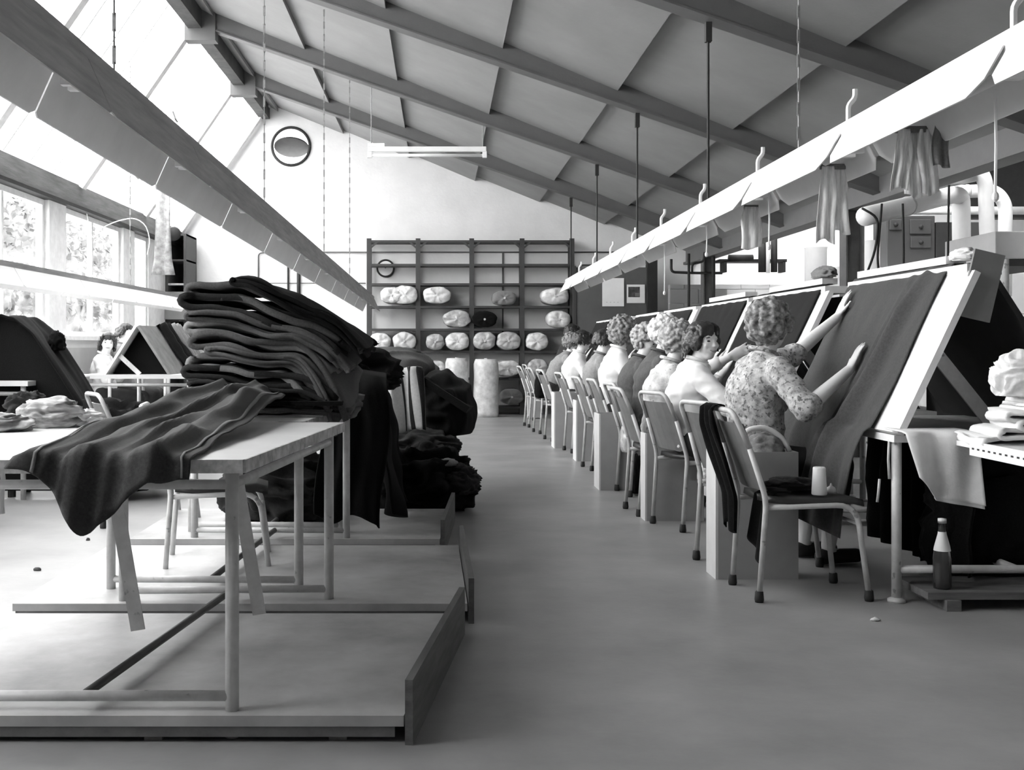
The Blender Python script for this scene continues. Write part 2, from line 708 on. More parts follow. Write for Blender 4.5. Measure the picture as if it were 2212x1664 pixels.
for r in RY:
    bm = B()
    bar(bm, (XR + 0.02, r, zc(XR) - 0.13), (XV + 0.1, r, zc(XV) - 0.13), 0.12, 0.20)
    part(ce, 'rafter', bm, m_rafter)
    bm = B()
    bar(bm, (XR + 0.02, r, zc(XR) - 0.235), (XV + 0.1, r, zc(XV) - 0.235), 0.17, 0.014)
    part(ce, 'rafter_flange', bm, m_rafter)
bm = B()
box(bm, XR - 0.10, XR + 0.06, YF, YB, ZR - 0.28, ZR + 0.10)
part(ce, 'ridge_beam', bm, mat('dark_ridge_timber', 0.06, 0.8, 0.3, 6))
for r in RY:
    bm = B()
    box(bm, XR - 0.14, XR + 0.22, r - 0.09, r + 0.09, ZR - 0.42, ZR - 0.05)
    part(ce, 'ridge_bracket', bm, m_rafter)
# outer roof so that no sky leaks between the boards
bm = B()
bar(bm, (XR - 0.05, (YB + YF) / 2, zc(XR) + 0.16), (XV + 0.15, (YB + YF) / 2, zc(XV) + 0.16), YB - YF + 0.6, 0.04)
part(ce, 'roof_sheet', bm, m_rafter)
# valley beam, gutter, roof of the next bay
bm = B()
box(bm, XV - 0.05, XV + 0.12, YF, YB, 2.44, 3.05)
part(ce, 'valley_beam', bm, m_rafter)
bm = B()
box(bm, XV - 0.09, XV - 0.05, YF, YB, 2.44, 2.48)
part(ce, 'valley_beam_lip', bm, m_rafter)
bm = B()
bar(bm, (5.5, (YB + YF) / 2, ZR + 0.05), (XE + 0.2, (YB + YF) / 2, ZR + 0.05 - SL * (XE - 5.3)), YB - YF + 0.6, 0.06)
part(ce, 'roof_sheet', bm, m_panel)
for r in RY:
    bm = B()
    bar(bm, (5.5, r, ZR - 0.1), (XE, r, ZR - 0.1 - SL * (XE - 5.5)), 0.12, 0.2)
    part(ce, 'rafter', bm, m_rafter)
# steel columns under the valley
for r, yy in ((1, 16.9), (2, 11.0), (3, 4.6), (4, -1.1)):
    bm = B()
    x, y = XV - 0.02, yy
    box(bm, x - 0.09, x - 0.075, y - 0.09, y + 0.09, 0, 2.44)
    box(bm, x + 0.075, x + 0.09, y - 0.09, y + 0.09, 0, 2.44)
    box(bm, x - 0.075, x + 0.075, y - 0.008, y + 0.008, 0, 2.44)
    t = part(ce, 'column', bm, mat('column_steel', 0.1, 0.5, 0.2, 8)) if yy > 5.5 else bm.free()
# ------------------------------------------------------------------ greenery outside
def bush(name, label, cat, c, r, h, seed):
    rnd = random.Random(seed)
    t = thing(name, label, cat, (c[0], c[1], -0.2), 0, 'shrubs outside the window wall')
    bm = B()
    for k in range(4):
        a = rnd.uniform(0, 6.28)
        tube(bm, [(0, 0, 0), (0.2 * math.cos(a), 0.2 * math.sin(a), h * 0.3), (r * 0.5 * math.cos(a), r * 0.5 * math.sin(a), h * 0.6)], [0.06, 0.05, 0.03], 6)
    part(t, 'stem', bm, m_dark)
    bm = B()
    ellipsoid(bm, (0, 0, h * 0.55), r * 0.75, r * 0.75, h * 0.42)
    part(t, 'inner_foliage', bm, m_leaf, True)
    bm = B()
    for k in range(3200):
        a, b = rnd.uniform(0, 2 * PI), math.acos(rnd.uniform(-1, 1))
        q = rnd.uniform(0.55, 1.05)
        p = V((r * q * math.sin(b) * math.cos(a), r * q * math.sin(b) * math.sin(a), h * 0.55 + h * 0.5 * q * math.cos(b)))
        d1 = V((rnd.uniform(-1, 1), rnd.uniform(-1, 1), rnd.uniform(-1, 1))).normalized() * rnd.uniform(0.08, 0.15)
        d2 = d1.cross(V((rnd.uniform(-1, 1), rnd.uniform(-1, 1), rnd.uniform(-1, 1)))).normalized() * 0.06
        bm.faces.new([bm.verts.new(p - d1), bm.verts.new(p + d2), bm.verts.new(p + d1), bm.verts.new(p - d2)])
    part(t, 'foliage', bm, m_leaf, kind='stuff')


for k, (x, y, r, h) in enumerate(((-9.6, 25, 2.1, 4.4), (-10.5, 29.5, 2.3, 4.3), (-10.2, 34.4, 2.4, 4.9), (-9.6, 20.4, 2.2, 4.2), (-11, 39.8, 2.6, 5))):
    bush('garden_shrub', ['big pale shrub seen through the window beside the second post', 'leafy shrub outside, behind the nearest shrub',
                          'tall shrub outside the farthest window pane', 'broad shrub outside the window at the left picture edge',
                          'distant shrub outside, far down the garden'][k], 'shrub', (x, y), r, h, k)


# ------------------------------------------------------------------ fluorescent lamp rows
def lamp_row(name, label, p0, p1, m_body, m_wing, n, gap=0.05, hooks=True, notch=0.7, ins=0.07, wing=0.15, m_far=None):
    """row of reflector fittings from p0 to p1 (centre line of the spine top)"""
    p0, p1 = V(p0), V(p1)
    t = thing(name, label, 'light', p0, 0)
    d = p1 - p0
    L = d.length
    dn = d / L
    side = V((1, 0, 0))
    up = V((0, 0, 1))

    def at(s, a, b):
        return dn * s + side * a + up * b
    bm = B()
    loft(bm, [[at(s, -0.045, -0.07), at(s, 0.045, -0.07), at(s, 0.045, 0), at(s, -0.045, 0)] for s in (0, L)])
    part(t, 'spine', bm, m_body)
    seg = L / n
    for k in range(n):
        a, b = k * seg + gap / 2, (k + 1) * seg - gap / 2
        for sg in (-1, 1):
            bm = B()

            def w(s, q, off):
                # wings narrow towards their ends, so that neighbours leave a notch
                return at(s, sg * (0.045 + 0.085 * q + off), -0.045 - wing * q)
            ring = []
            for s, qq in ((a, notch), (a + ins, 1.0), (b - ins, 1.0), (b, notch)):
                ring.append([w(s, 0, 0), w(s, qq, 0), w(s, qq, 0.006), w(s, 0, 0.006)])
            loft(bm, ring)
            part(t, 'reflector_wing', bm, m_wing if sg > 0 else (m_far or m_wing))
        bm = B()
        tube(bm, [at(a + 0.05, 0, -0.115), at(b - 0.05, 0, -0.115)], 0.018, 8)
        part(t, 'fluorescent_tube', bm, m_white, True)
        for s in (a + 0.03, b - 0.03):
            bm = B()
            bar(bm, at(s, 0, -0.06), at(s, 0, -0.145), 0.05, 0.03, (0, 1, 0))
            part(t, 'lamp_holder', bm, m_white)
        if hooks:
            bm = B()
            s = k * seg + 0.06
            tube(bm, fillet([at(s, 0, -0.01), at(s, 0, 0.09), at(s, 0.03, 0.12), at(s, 0.03, 0.16)], 0.02, 3), 0.012, 6)
            part(t, 'hook', bm, m_white)
    return t


lamp_row('strip_lamp_row', 'long white row of fluorescent reflectors hanging over the women\'s tables',
         (1.80, 2.0, 2.085), (1.90, 16.45, 2.085), m_white, m_white, 10)
m_lampgrey = mat('dusty_shaded_reflector', 0.34, 0.6, 0.25, 5, 0.15, 30, stretch=(4, 0.5, 4))  # shade of the backlit side put into this grey, along with dust
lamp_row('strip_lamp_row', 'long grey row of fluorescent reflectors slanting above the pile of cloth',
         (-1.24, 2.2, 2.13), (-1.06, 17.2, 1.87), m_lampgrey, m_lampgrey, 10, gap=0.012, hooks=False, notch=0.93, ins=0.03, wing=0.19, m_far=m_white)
lamp_row('strip_lamp_row', 'low pale row of fluorescent reflectors in front of the windows',
         (-3.42, 4.0, 1.76), (-3.35, 15.0, 1.76), m_lampgrey, m_white, 7, gap=0.012, hooks=False, notch=0.9, ins=0.03)

# rods and chains that carry the rows
ROD = [(1, 1.80, 7.45), (2, 1.83, 10.3), (3, 1.86, 13.15), (4, 1.89, 16.0)]
names = ['longest hanging rod, from the nearest visible rafter to the white lamp row', 'second hanging rod above the white lamp row',
         'third hanging rod above the white lamp row', 'shortest hanging rod above the white lamp row, by the shelving']
for (k, x, y), lb in zip(ROD, names):
    t = thing('hanging_rod', lb, 'rod', (x, y, 2.085), 0, 'rods of the white lamp row')
    z1 = zc(x) - 0.24 - 2.085
    bm = B()
    tube(bm, [(0, 0, 0), (0, 0, z1)], 0.009, 6)
    part(t, 'rod', bm, m_dark)
    bm = B()
    bar(bm, (0, 0, z1 - 0.12), (0, 0, z1 + 0.01), 0.04, 0.05, (0, 1, 0))
    part(t, 'clip', bm, m_dark)


def chain(label, x, y, z0, z1, r=0.0045):
    """twisted link chain, alternate links turned"""
    bm = B()
    n = max(3, int((z1 - z0) / 0.06))
    for k in range(n):
        a, b = z0 + (z1 - z0) * k / n, z0 + (z1 - z0) * (k + 1) / n
        w = r * 1.6
        if k % 2:
            bar(bm, (x, y, a - 0.004), (x, y, b + 0.004), w * 2, r * 0.9, (0, 1, 0))
        else:
            bar(bm, (x, y, a - 0.004), (x, y, b + 0.004), r * 0.9, w * 2, (0, 1, 0))
    single('hanging_chain', bm, m_chain, label, 'chain', (x, y, z0), 0, 'chains of the lamp rows', world=True)


def lrow(y):
    t = (y - 2.2) / 15.0
    return -1.24 + 0.18 * t, 2.13 - 0.26 * t


for y, lb in ((4.15, 'chain at the upper left, nearest over the grey lamp row'), (7.45, 'chain passing beside the round window down to the grey lamp row'),
              (10.9, 'chain right of the round window down to the grey lamp row'),
              (13.6, 'farthest chain of the grey lamp row, left of the cross lamp')):
    x, z = lrow(y)
    chain(lb, x, y, z, zc(x) - 0.12)
chain('chain over the near end of the white lamp row, top right', 1.815, 5.62, 2.085, zc(1.815) - 0.12)
for k, y in enumerate((8.4, 12.2)):
    chain('chain over the low lamp row, %s' % ('nearer one' if k == 0 else 'farther one'), -3.4, y, 1.76, 3.02 + (ZR - ZS) * (-3.4 - XW) / (XR - XW) - 0.1, 0.005)

# single batten hung across the room
t = thing('batten_lamp', 'white fluorescent batten hung crosswise before the back wall', 'light', (-0.15, 13.15, 3.40))
bm = B()
box(bm, -0.70, 0.70, -0.03, 0.03, 0.0, 0.06, bev=0.006)
part(t, 'body', bm, m_white)
bm = B()
tube(bm, [(-0.66, 0, -0.04), (0.66, 0, -0.04)], 0.019, 10)
part(t, 'fluorescent_tube', bm, m_white, True)
for s in (-1, 1):
    bm = B()
    box(bm, s * 0.68 - 0.025, s * 0.68 + 0.025, -0.022, 0.022, -0.07, 0.005)
    part(t, 'lamp_holder', bm, m_white)
    bm = B()
    x = s * 0.66
    tube(bm, [(x, 0, 0.06), (x, 0, zc(x - 0.15) - 0.24 - 3.40)], 0.006, 5)
    part(t, 'suspension_wire', bm, m_chain)
bm = B()
box(bm, -0.70, -0.50, -0.03, 0.03, 0.06, 0.10, bev=0.005)
part(t, 'end_box', bm, m_white)


# pale strips of cloth hung on the white lamp row
m_strip = mat('streaked_pale_cloth', 0.78, 0.8, 0.35, 5, stretch=(14, 14, 1.2))


def hank(label, x, y, z1, L, w, n, seed, m=None):
    rnd = random.Random(seed)
    t = thing('cloth_strips', label, 'cloth', (x, y, z1), 0, 'strips hung on the white lamp row')
    for k in range(n):
        cx = w * ((k + 0.5) / n - 0.5)
        ww = w / n * 1.25
        ll = L * rnd.uniform(0.86, 1.0)
        ph = rnd.uniform(0, 6)

        def f(u, v):
            bul = 0.65 + 0.35 * min(1, v * 3)
            xx = cx * (0.7 + 0.4 * v) + (u - 0.5) * ww * bul
            yy = 0.014 * (k % 2) + 0.007 * math.sin(u * 12 + ph) * (0.4 + v) + 0.006 * math.sin(v * 5 + ph)
            return (xx + 0.005 * math.sin(v * 6 + ph), yy, -ll * v * (1 - 0.04 * math.sin(u * 5 + ph)))
        bm = B()
        grid(bm, f, 12, 16)
        thicken(bm, 0.002)
        part(t, 'strip', bm, m or m_strip, True)
    bm = B()
    bar(bm, (-w * 0.42, 0.01, 0.0), (w * 0.42, 0.01, 0.0), 0.02, 0.025)
    part(t, 'clip', bm, m_cloth3)


hank('widest bunch of pale strips hanging from the white lamp row', 1.86, 4.35, 1.95, 0.27, 0.17, 3, 1)
hank('paired pale strips hanging from the white lamp row before the steel column', 1.86, 5.25, 1.95, 0.36, 0.14, 2, 2)
hank('small far pale strip hanging from the white lamp row', 1.88, 6.7, 1.94, 0.28, 0.10, 1, 3)
hank('dark strip hanging from the white lamp row beside the widest bunch', 1.93, 4.28, 1.97, 0.20, 0.05, 1, 4, m_cloth3)
for k, (y, L) in enumerate(((3.72, 0.36), (6.28, 0.30), (7.75, 0.22), (9.2, 0.42))):
    bm = B()
    tube(bm, [(0, 0, 0), (0.003, 0, -L * 0.5), (0, 0, -L)], 0.005, 5)
    ellipsoid(bm, (0, 0, -L), 0.012, 0.012, 0.018, n=8, m=6)
    single('pull_cord', bm, m_white, ['pull cord of the white lamp row nearest the camera', 'second pull cord of the white lamp row',
                                      'third pull cord of the white lamp row', 'long far pull cord of the white lamp row'][k],
           'cord', (1.86, y, 1.96), 0, 'pull cords')

# strip of gauze hung from the roof glazing
def gz(u, v):
    w = 0.23 * (1 + 0.35 * max(0, v - 0.85) / 0.15)
    return ((u - 0.5) * w + 0.012 * math.sin(u * 9 + v * 5), 0.02 * math.sin(u * 11 + v * 3), -1.36 * v)


bm = B()
grid(bm, gz, 8, 18)
thicken(bm, 0.004)
bm2 = B()
pp = P(352, 385, 15.6)
t = thing('gauze_strip', 'strip of mottled gauze hanging before the far window', 'cloth', pp)
part(t, 'gauze', bm, mat('grey_gauze', 0.3, 0.9, 0.4, 14), True)
tube(bm2, [(0, 0, -0.01), (-0.02, 0.05, ZS + (ZR - ZS) * (pp.x - 0.02 - XW) / (XR - XW) - pp.z + 0.03)], 0.012, 6)
part(t, 'cord', bm2, m_tube)
# loose looped wire beside it
bm = B()
pts = [V((XW + 0.03, 13.4, 2.76))] + [P(u, v, 13.4) for u, v in ((200, 520), (215, 495), (250, 478), (290, 470), (315, 485), (325, 520), (318, 550))]
tube(bm, fillet(pts, 0.1, 3), 0.006, 5)
single('loose_wire', bm, m_white, 'loose pale wire looping before the far windows', 'wire', pts[0], world=True)
# ------------------------------------------------------------------ the left row: frames, platforms, cloth
def trestle(label, fl, fr, br, bl, ztop, strut=True, feet=None, group='tube framed work tables in the left row'):
    """table on a tubular frame; corners given on plan"""
    c = V((sum(p[0] for p in (fl, fr, br, bl)) / 4, sum(p[1] for p in (fl, fr, br, bl)) / 4, 0))
    t = thing('work_table', label, 'table', c, 0, group)
    cs = [V((p[0], p[1], 0)) for p in (fl, fr, br, bl)]
    bm = B()
    top = [bm.verts.new(p + V((0, 0, ztop))) for p in cs]
    bot = [bm.verts.new(p + V((0, 0, ztop - 0.036))) for p in cs]
    bm.faces.new(top)
    bm.faces.new(bot[::-1])
    for i in range(4):
        j = (i + 1) % 4
        bm.faces.new([bot[i], bot[j], top[j], top[i]])
    part(t, 'tabletop', bm, m_lam, world=True)
    bm = B()
    for i in range(4):
        j = (i + 1) % 4
        a, b = cs[i] + V((0, 0, ztop - 0.018)), cs[j] + V((0, 0, ztop - 0.018))
        s = (b - a).normalized()
        o = V((s.y, -s.x, 0)) * 0.004
        bar(bm, a + o, b + o, 0.008, 0.0375)
    part(t, 'edge_strip', bm, mat('chipped_edge_strip', 0.45, 0.6, 0.5, 20, 0.2, 40), world=True)
    ins = 0.05
    cc = V((c.x, c.y, 0))
    ft = [p + (cc - p).normalized() * ins for p in cs]
    if feet:
        ft = [V((a, b, 0)) for a, b in feet]
    for p in ft:
        bm = B()
        tube(bm, [p, p + V((0, 0, ztop - 0.04))], 0.0195, 12)
        part(t, 'leg', bm, m_tube, True, world=True)
    for i in range(4):
        j = (i + 1) % 4
        bm = B()
        a, b = ft[i] + V((0, 0, ztop - 0.075)), ft[j] + V((0, 0, ztop - 0.075))
        tube(bm, [a, b], 0.014, 10)
        part(t, 'apron_rail', bm, m_tube, True, world=True)
    zs = 0.115
    for i, j in ((0, 1), (3, 2)):
        bm = B()
        tube(bm, [ft[i] + V((0, 0, zs)), ft[j] + V((0, 0, zs))], 0.015, 10)
        part(t, 'stretcher', bm, m_tube, True, world=True)
    bm = B()
    a, b = (ft[0] * 0.47 + ft[1] * 0.53), (ft[3] * 0.47 + ft[2] * 0.53)
    tube(bm, [a + V((0, 0, zs)), b + V((0, 0, zs))], 0.014, 10)
    part(t, 'long_stretcher', bm, mat('dark_rail', 0.08, 0.5, 0.2, 10), True, world=True)
    if strut:
        for q, (fx, fy) in enumerate(((0.42, 0.30), (0.80, 0.45))):
            a = (ft[0] * (1 - fx) + ft[1] * fx) * (1 - fy) + (ft[3] * (1 - fx) + ft[2] * fx) * fy
            bm = B()
            bar(bm, a + V((0, 0, ztop - 0.06)), a + V((0.085, 0.02, 0.19)), 0.045, 0.006, (0, 1, 0))
            part(t, 'prop_bar', bm, m_tube, world=True)
    return t


ZT = 0.785
trestle('pale topped work table nearest the camera, cloth draped over its front', (-1.98, 3.06), (-0.545, 3.08), (-0.40, 4.58), (-1.80, 4.60), ZT,
        feet=[(-1.48, 3.13), (-0.585, 3.13), (-0.45, 4.51), (-1.275, 4.48)])
trestle('work table carrying the tall pile of folded cloth', (-1.42, 4.66), (-0.57, 4.64), (-0.47, 5.98), (-1.34, 6.0), ZT, False)
trestle('work table under the dark hanging cloth, behind the tall pile', (-1.40, 6.1), (-0.52, 6.08), (-0.45, 7.55), (-1.34, 7.55), ZT)

# low platforms with an upright board at the aisle end
for (y0, y1, xl, xn, xf, lb) in ((3.08, 4.26, -1.75, -0.085, 0.085, 'low wooden platform nearest the camera with a tall slanting end board'),
                                 (4.42, 5.72, -1.70, 0.125, 0.11, 'middle low wooden platform under the work tables'),
                                 (5.90, 7.0, -1.65, 0.015, 0.085, 'far low wooden platform beside the floor heap of cloth')):
    t = thing('floor_platform', lb, 'platform', (-0.8, (y0 + y1) / 2, 0), 0, 'platforms on the floor of the left row')
    bm = B()
    loft(bm, [[(xl, y0, z), (xn - 0.015, y0, z), (xf - 0.015, y1, z), (xl, y1, z)] for z in (0.045, 0.075)])
    part(t, 'deck', bm, m_ply, world=True)
    for xb in (xl + 0.1, -0.8, xn - 0.2):
        bm = B()
        bar(bm, (xb, y0 + 0.02, 0.0225), (xb, y1 - 0.02, 0.0225), 0.05, 0.045)
        part(t, 'bearer', bm, m_plyedge, world=True)
    bm = B()
    bar(bm, (xl + 0.01, y0 + 0.012, 0.03), (xn - 0.04, y0 + 0.012, 0.03), 0.016, 0.03)
    part(t, 'front_fascia', bm, m_plyedge, world=True)
    bm = B()
    bar(bm, (xn, y0 - 0.02, 0.09), (xf, y1 - 0.02, 0.09), 0.022, 0.18)
    part(t, 'end_board', bm, mat('brown_end_board', 0.11, 0.6, 0.3, 6, 0.1, 40, stretch=(3, 0.6, 6)), world=True)


# ---- the tall pile: every folded length of cloth is its own thing
def folded(label, x0, x1, y0, y1, zf, th, nl, m, seed, group, droop=0.0, sheet=0.013):
    """one folded length: the sheet runs back and forth nl times; zf(x) is its underside"""
    rnd = random.Random(seed)
    prof = []                                   # (x, height inside the bundle 0..1)
    N = 22
    for k in range(nl):
        e0 = x0 + rnd.uniform(0, 0.03)
        e1 = x1 - rnd.uniform(0, 0.09)
        xs = [e0 + (e1 - e0) * i / N for i in range(N + 1)]
        if not k % 2:
            xs = xs[::-1]
        for i, x in enumerate(xs):
            prof.append((x, (k + 0.5) / nl, k))
        if k < nl - 1:                          # rounded turn
            end = xs[-1]
            sg = -1 if not k % 2 else 1
            for q in (0.1, 0.25, 0.4, 0.5, 0.6, 0.75, 0.9):
                prof.append((end + sg * th / nl * math.sin(q * PI) * 0.85, (k + 0.5 + q) / nl, k))
    M = 12

    def f(u, v):
        i = min(len(prof) - 1, int(round(u * (len(prof) - 1))))
        x, h, k = prof[i]
        y = y0 + (y1 - y0) * v
        wob = 0.046 * nz(x * 3.2, y * 2.6, zf(x) * 3.5) * min(1.0, (zf(x) - 0.78) * 8) + 0.013 * nz(x * 9, y * 6 + seed, k * 1.3)
        ends = 0.06 * nz(seed * 3.1 + k, x * 4, 1.0) * (1 if v < 0.5 else -1) * abs(2 * v - 1)
        right = max(0, (x - (x1 - 0.25)) / 0.25)
        z = zf(x) + th * h * (0.75 + 0.25 * math.sin(PI * min(1, max(0, (x - x0) / (x1 - x0))))) + wob - droop * right * right * (1.5 - 1.2 * v)
        return (x + 0.02 * nz(y * 6, seed, k), y + ends + 0.012 * nz(x * 7, k * 2.3, seed), z)
    bm = B()
    grid(bm, f, len(prof) - 1, M)
    thicken(bm, -th / nl * 1.0)
    c = V(((x0 + x1) / 2, (y0 + y1) / 2, zf((x0 + x1) / 2)))
    return single('folded_cloth', bm, m, label, 'cloth', c, 0, group, smooth=True, world=True)


def pile_shape(x):
    # the pile sinks towards the aisle
    t = max(0.0, (x + 0.92) / 0.62)
    return 1.0 - 0.52 * t ** 1.35


LAY = [  # height share, left end, right end, tone, droop, words
    (0.045, -1.02, -0.47, m_cloth3, 0.00, 'lowest pale folded cloth of the tall pile, its ragged end to the aisle'),
    (0.050, -1.10, -0.38, m_cloth2, 0.02, 'second folded cloth from the bottom of the tall pile'),
    (0.055, -1.20, -0.50, m_cloth2, 0.03, 'third folded cloth from the bottom of the tall pile'),
    (0.070, -1.24, -0.48, m_cloth, 0.03, 'dark folded cloth low in the tall pile with a turned up left fold'),
    (0.075, -1.24, -0.46, m_cloth, 0.05, 'dark folded cloth in the lower middle of the tall pile'),
    (0.080, -1.21, -0.48, m_cloth3, 0.20, 'pale thick fold at the middle of the tall pile'),
    (0.070, -1.16, -0.42, m_cloth2, 0.24, 'grey cloth with a drooping corner, middle of the tall pile'),
    (0.075, -1.22, -0.40, m_cloth2, 0.20, 'rumpled grey cloth above the middle of the tall pile'),
    (0.075, -1.24, -0.42, m_cloth3, 0.08, 'light wavy folded cloth in the upper half of the tall pile'),
    (0.080, -1.23, -0.40, m_cloth2, 0.06, 'grey folded cloth fourth from the top of the tall pile'),
    (0.085, -1.25, -0.38, m_cloth, 0.05, 'dark edged folded cloth third from the top of the tall pile'),
    (0.085, -1.22, -0.36, m_cloth2, 0.03, 'smooth grey folded cloth second from the top of the tall pile'),
    (0.075, -1.06, -0.33, m_cloth4, 0.03, 'black topmost cloth of the tall pile, reaching to its far right'),
]
acc = 0.0
TH = 0.635 / sum(l[0] for l in LAY)
for k, (h, xa, xb, mm, dr, lb) in enumerate(LAY):
    z0 = acc * TH
    acc += h

    def zf(x, z0=z0):
        return ZT + 0.006 + z0 * pile_shape(x)
    folded(lb, xa + 0.125, xb, 4.92 + 0.02 * (k % 3), 5.78 - 0.02 * (k % 2), zf, h * TH * 1.0, 2 if k % 3 else 3, mm, k + 3, 'folded cloths of the tall pile', dr)
bm = B()
loft(bm, [[P(575, 862, 4.86) + V((dx, dy, dz)) for dx, dy in ((0, 0), (0.33, 0.01), (0.33, 0.10), (0, 0.10))] for dz in (-0.03, -0.012)])
single('cloth_offcut', bm, m_cloth4, 'thin black strip of cloth stuck out low at the front of the tall pile', 'cloth', P(575, 862, 4.86), world=True)


# ---- the length of cloth drawn out over the near table and hanging over its front edge
A_, B_ = P(425, 835, 4.98), P(610, 858, 4.86)
m_drape = mat('striped_charcoal_wool', 0.042, 0.95, 0.25, 110, 0.25, 400, spec=0.06, sheen=0.15)


def drape(u, v):
    """u: rear to front, v: left to right"""
    ytab = 3.045
    left = V((-1.10, 4.98, 0.87)).lerp(V((-1.175, ytab, 0.80)), u)
    right = V((-0.68, 4.90, 0.86)).lerp(V((-0.69, ytab, 0.80)), u)
    p = left.lerp(right, v)
    # hangs over the front edge beyond u = 0.84
    over = max(0.0, u - 0.80) / 0.20
    hang = 0.03 + 0.17 * math.exp(-((v - 0.47) / 0.24) ** 2) + 0.03 * v
    if over > 0:
        p = left.lerp(right, v)
        t = over
        p.y = 3.43 - 0.40 * min(1, t * 1.6) if False else V((0, 3.36, 0)).lerp(V((0, 3.02, 0)), min(1.0, t * 1.7)).y
        dz = max(0.0, (t - 0.55) / 0.45)
        p.z = 0.80 - hang * dz
        p.y -= 0.02 * dz
    # big soft folds running from the pile towards the front left
    w = v + 0.30 * u
    ph = w * 19.0 + 1.2 + 1.6 * nz(u * 1.7, v * 2, 3)
    fold = 0.055 * (0.5 + 0.5 * math.sin(ph)) ** 2.2 * (0.6 + 0.8 * abs(nz(w * 3, u * 1.5, 5)))
    fold += 0.016 * (0.5 + 0.5 * math.sin(w * 47 + 3 * nz(u * 3, v * 3, 9))) ** 2 * (0.3 + 0.7 * u)
    fold += 0.035 * math.exp(-((w - 0.80 - 0.12 * math.sin(u * 4)) / 0.07) ** 2) * (1 - 0.5 * u)
    edge = min(1.0, 6 * v, 6 * (1 - v))
    fold *= 0.35 + 0.65 * edge
    rise = 0.03 * (1 - u) ** 2 * (0.4 + 0.6 * math.sin(PI * v)) + 0.03 * (1 - v) * (1 - u) + 0.035 * math.exp(-((u - 0.30) / 0.22) ** 2) * math.exp(-((v - 0.72) / 0.28) ** 2)
    hf = 1.0 - 0.6 * over
    p.z += fold * hf + rise + 0.010 * nz(u * 9, v * 9, 1)
    p.y -= fold * 0.5 * over
    p.x += 0.03 * nz(u * 3, v * 2, 7) + (0.03 * math.sin(v * 9) * over)
    return p


bm = B()
grid(bm, drape, 64, 60)
thicken(bm, 0.005)
tc = thing('draped_cloth', 'dark wool length drawn from the pile over the near table edge', 'cloth', (-0.95, 3.9, ZT))
part(tc, 'sheet', bm, m_drape, True, world=True)
bm = B()
for off in (0.10, 0.93):
    pts = [V(drape(u / 40, off)) + V((0, 0, 0.004)) for u in range(41)]
    pts2 = [V(drape(u / 40, off + 0.016)) + V((0, 0, 0.004)) for u in range(41)]
    vs1 = [bm.verts.new(p + V((0, -0.003, 0))) for p in pts]
    vs2 = [bm.verts.new(p + V((0, -0.003, 0))) for p in pts2]
    for i in range(40):
        bm.faces.new([vs1[i], vs1[i + 1], vs2[i + 1], vs2[i]])
thicken(bm, 0.002)
part(tc, 'selvedge_stripe', bm, m_cloth3, True, world=True)


# ---- heaps of dark cloth beyond
def crumple(c, rx, ry, rz, seed, amp=0.22, sub=5, freq=3.2, flatbase=True, yaw=0.0):
    bm = B()
    bmesh.ops.create_icosphere(bm, subdivisions=sub, radius=1.0)
    R = Matrix.Rotation(yaw, 3, 'Z')
    for v in bm.verts:
        p = v.co.copy()
        q = p * freq * 0.5 + V((seed * 5.3, seed * 1.7, 0))
        q = q + V((mnoise.noise(q * 0.8), mnoise.noise(q * 0.8 + V((9, 0, 0))), mnoise.noise(q * 0.8 + V((0, 9, 0))))) * 0.7
        d = 1 - abs(mnoise.noise(V((q.x * 1.0, q.y * 1.0, q.z * 2.4)))) * 2.0
        d += 0.16 * (1 - abs(mnoise.noise(q * 2.9)) * 2) + 0.25
        s = 1 + amp * (d - 0.9)
        z = p.z * s
        if flatbase and z < -0.55:
            z = -0.55 - (abs(z) - 0.55) * 0.1
        v.co = R @ V((p.x * s * rx, p.y * s * ry, z * rz)) + V(c)
    return bm


def heap(name, label, c, rx, ry, rz, seed, m, cat='cloth', amp=0.22, yaw=0.0, freq=3.2, group=None, sub=5):
    bm = crumple(c, rx, ry, rz, seed, amp, sub, freq, True, yaw)
    return single(name, bm, m, label, cat, V(c) - V((0, 0, rz * 0.6)), 0, group, True, True)


heap('cloth_heap', 'black cloth heap filling the table behind the tall pile', (-0.72, 6.75, 0.93), 0.46, 0.55, 0.20, 4, m_cloth4, amp=0.3)


def curtain(u, v):
    y = 6.25 + 1.25 * u
    x = -0.36 + 0.05 * math.sin(u * 16 + 2 * nz(u * 3, 0, 2)) * (0.3 + v) + 0.09 * v + 0.035 * nz(u * 6, v * 4, 8)
    z = 0.98 - 0.10 * u - 0.86 * v * (0.96 + 0.04 * math.sin(u * 9))
    if v < 0.18:
        t = 1 - v / 0.18
        x -= 0.16 * t * t
        z += 0.02 * t
    return (x, y, z)


bm = B()
grid(bm, curtain, 48, 30)
thicken(bm, 0.008)
single('hanging_cloth', bm, m_cloth4, 'black cloth hanging from the far work table down to the floor', 'cloth', (-0.36, 6.8, 0.1), smooth=True, world=True)


def curtain2(u, v):
    x = -0.66 + 0.36 * u + 0.03 * math.sin(v * 5)
    y = 6.06 + 0.03 * math.sin(u * 15 + 2 * nz(u * 3, v, 1)) * (0.4 + v) + 0.02 * nz(u * 6, v * 5, 3)
    z = 1.0 - 0.06 * u - 0.85 * v * (0.96 + 0.04 * math.sin(u * 7))
    if v < 0.15:
        y += 0.2 * (1 - v / 0.15) ** 2
    return (x, y, z)


bm = B()
grid(bm, curtain2, 36, 30)
thicken(bm, 0.008)
single('hanging_cloth', bm, m_cloth4, 'black cloth hanging in folds right behind the tall pile', 'cloth', (-0.45, 6.1, 0.2), smooth=True, world=True)


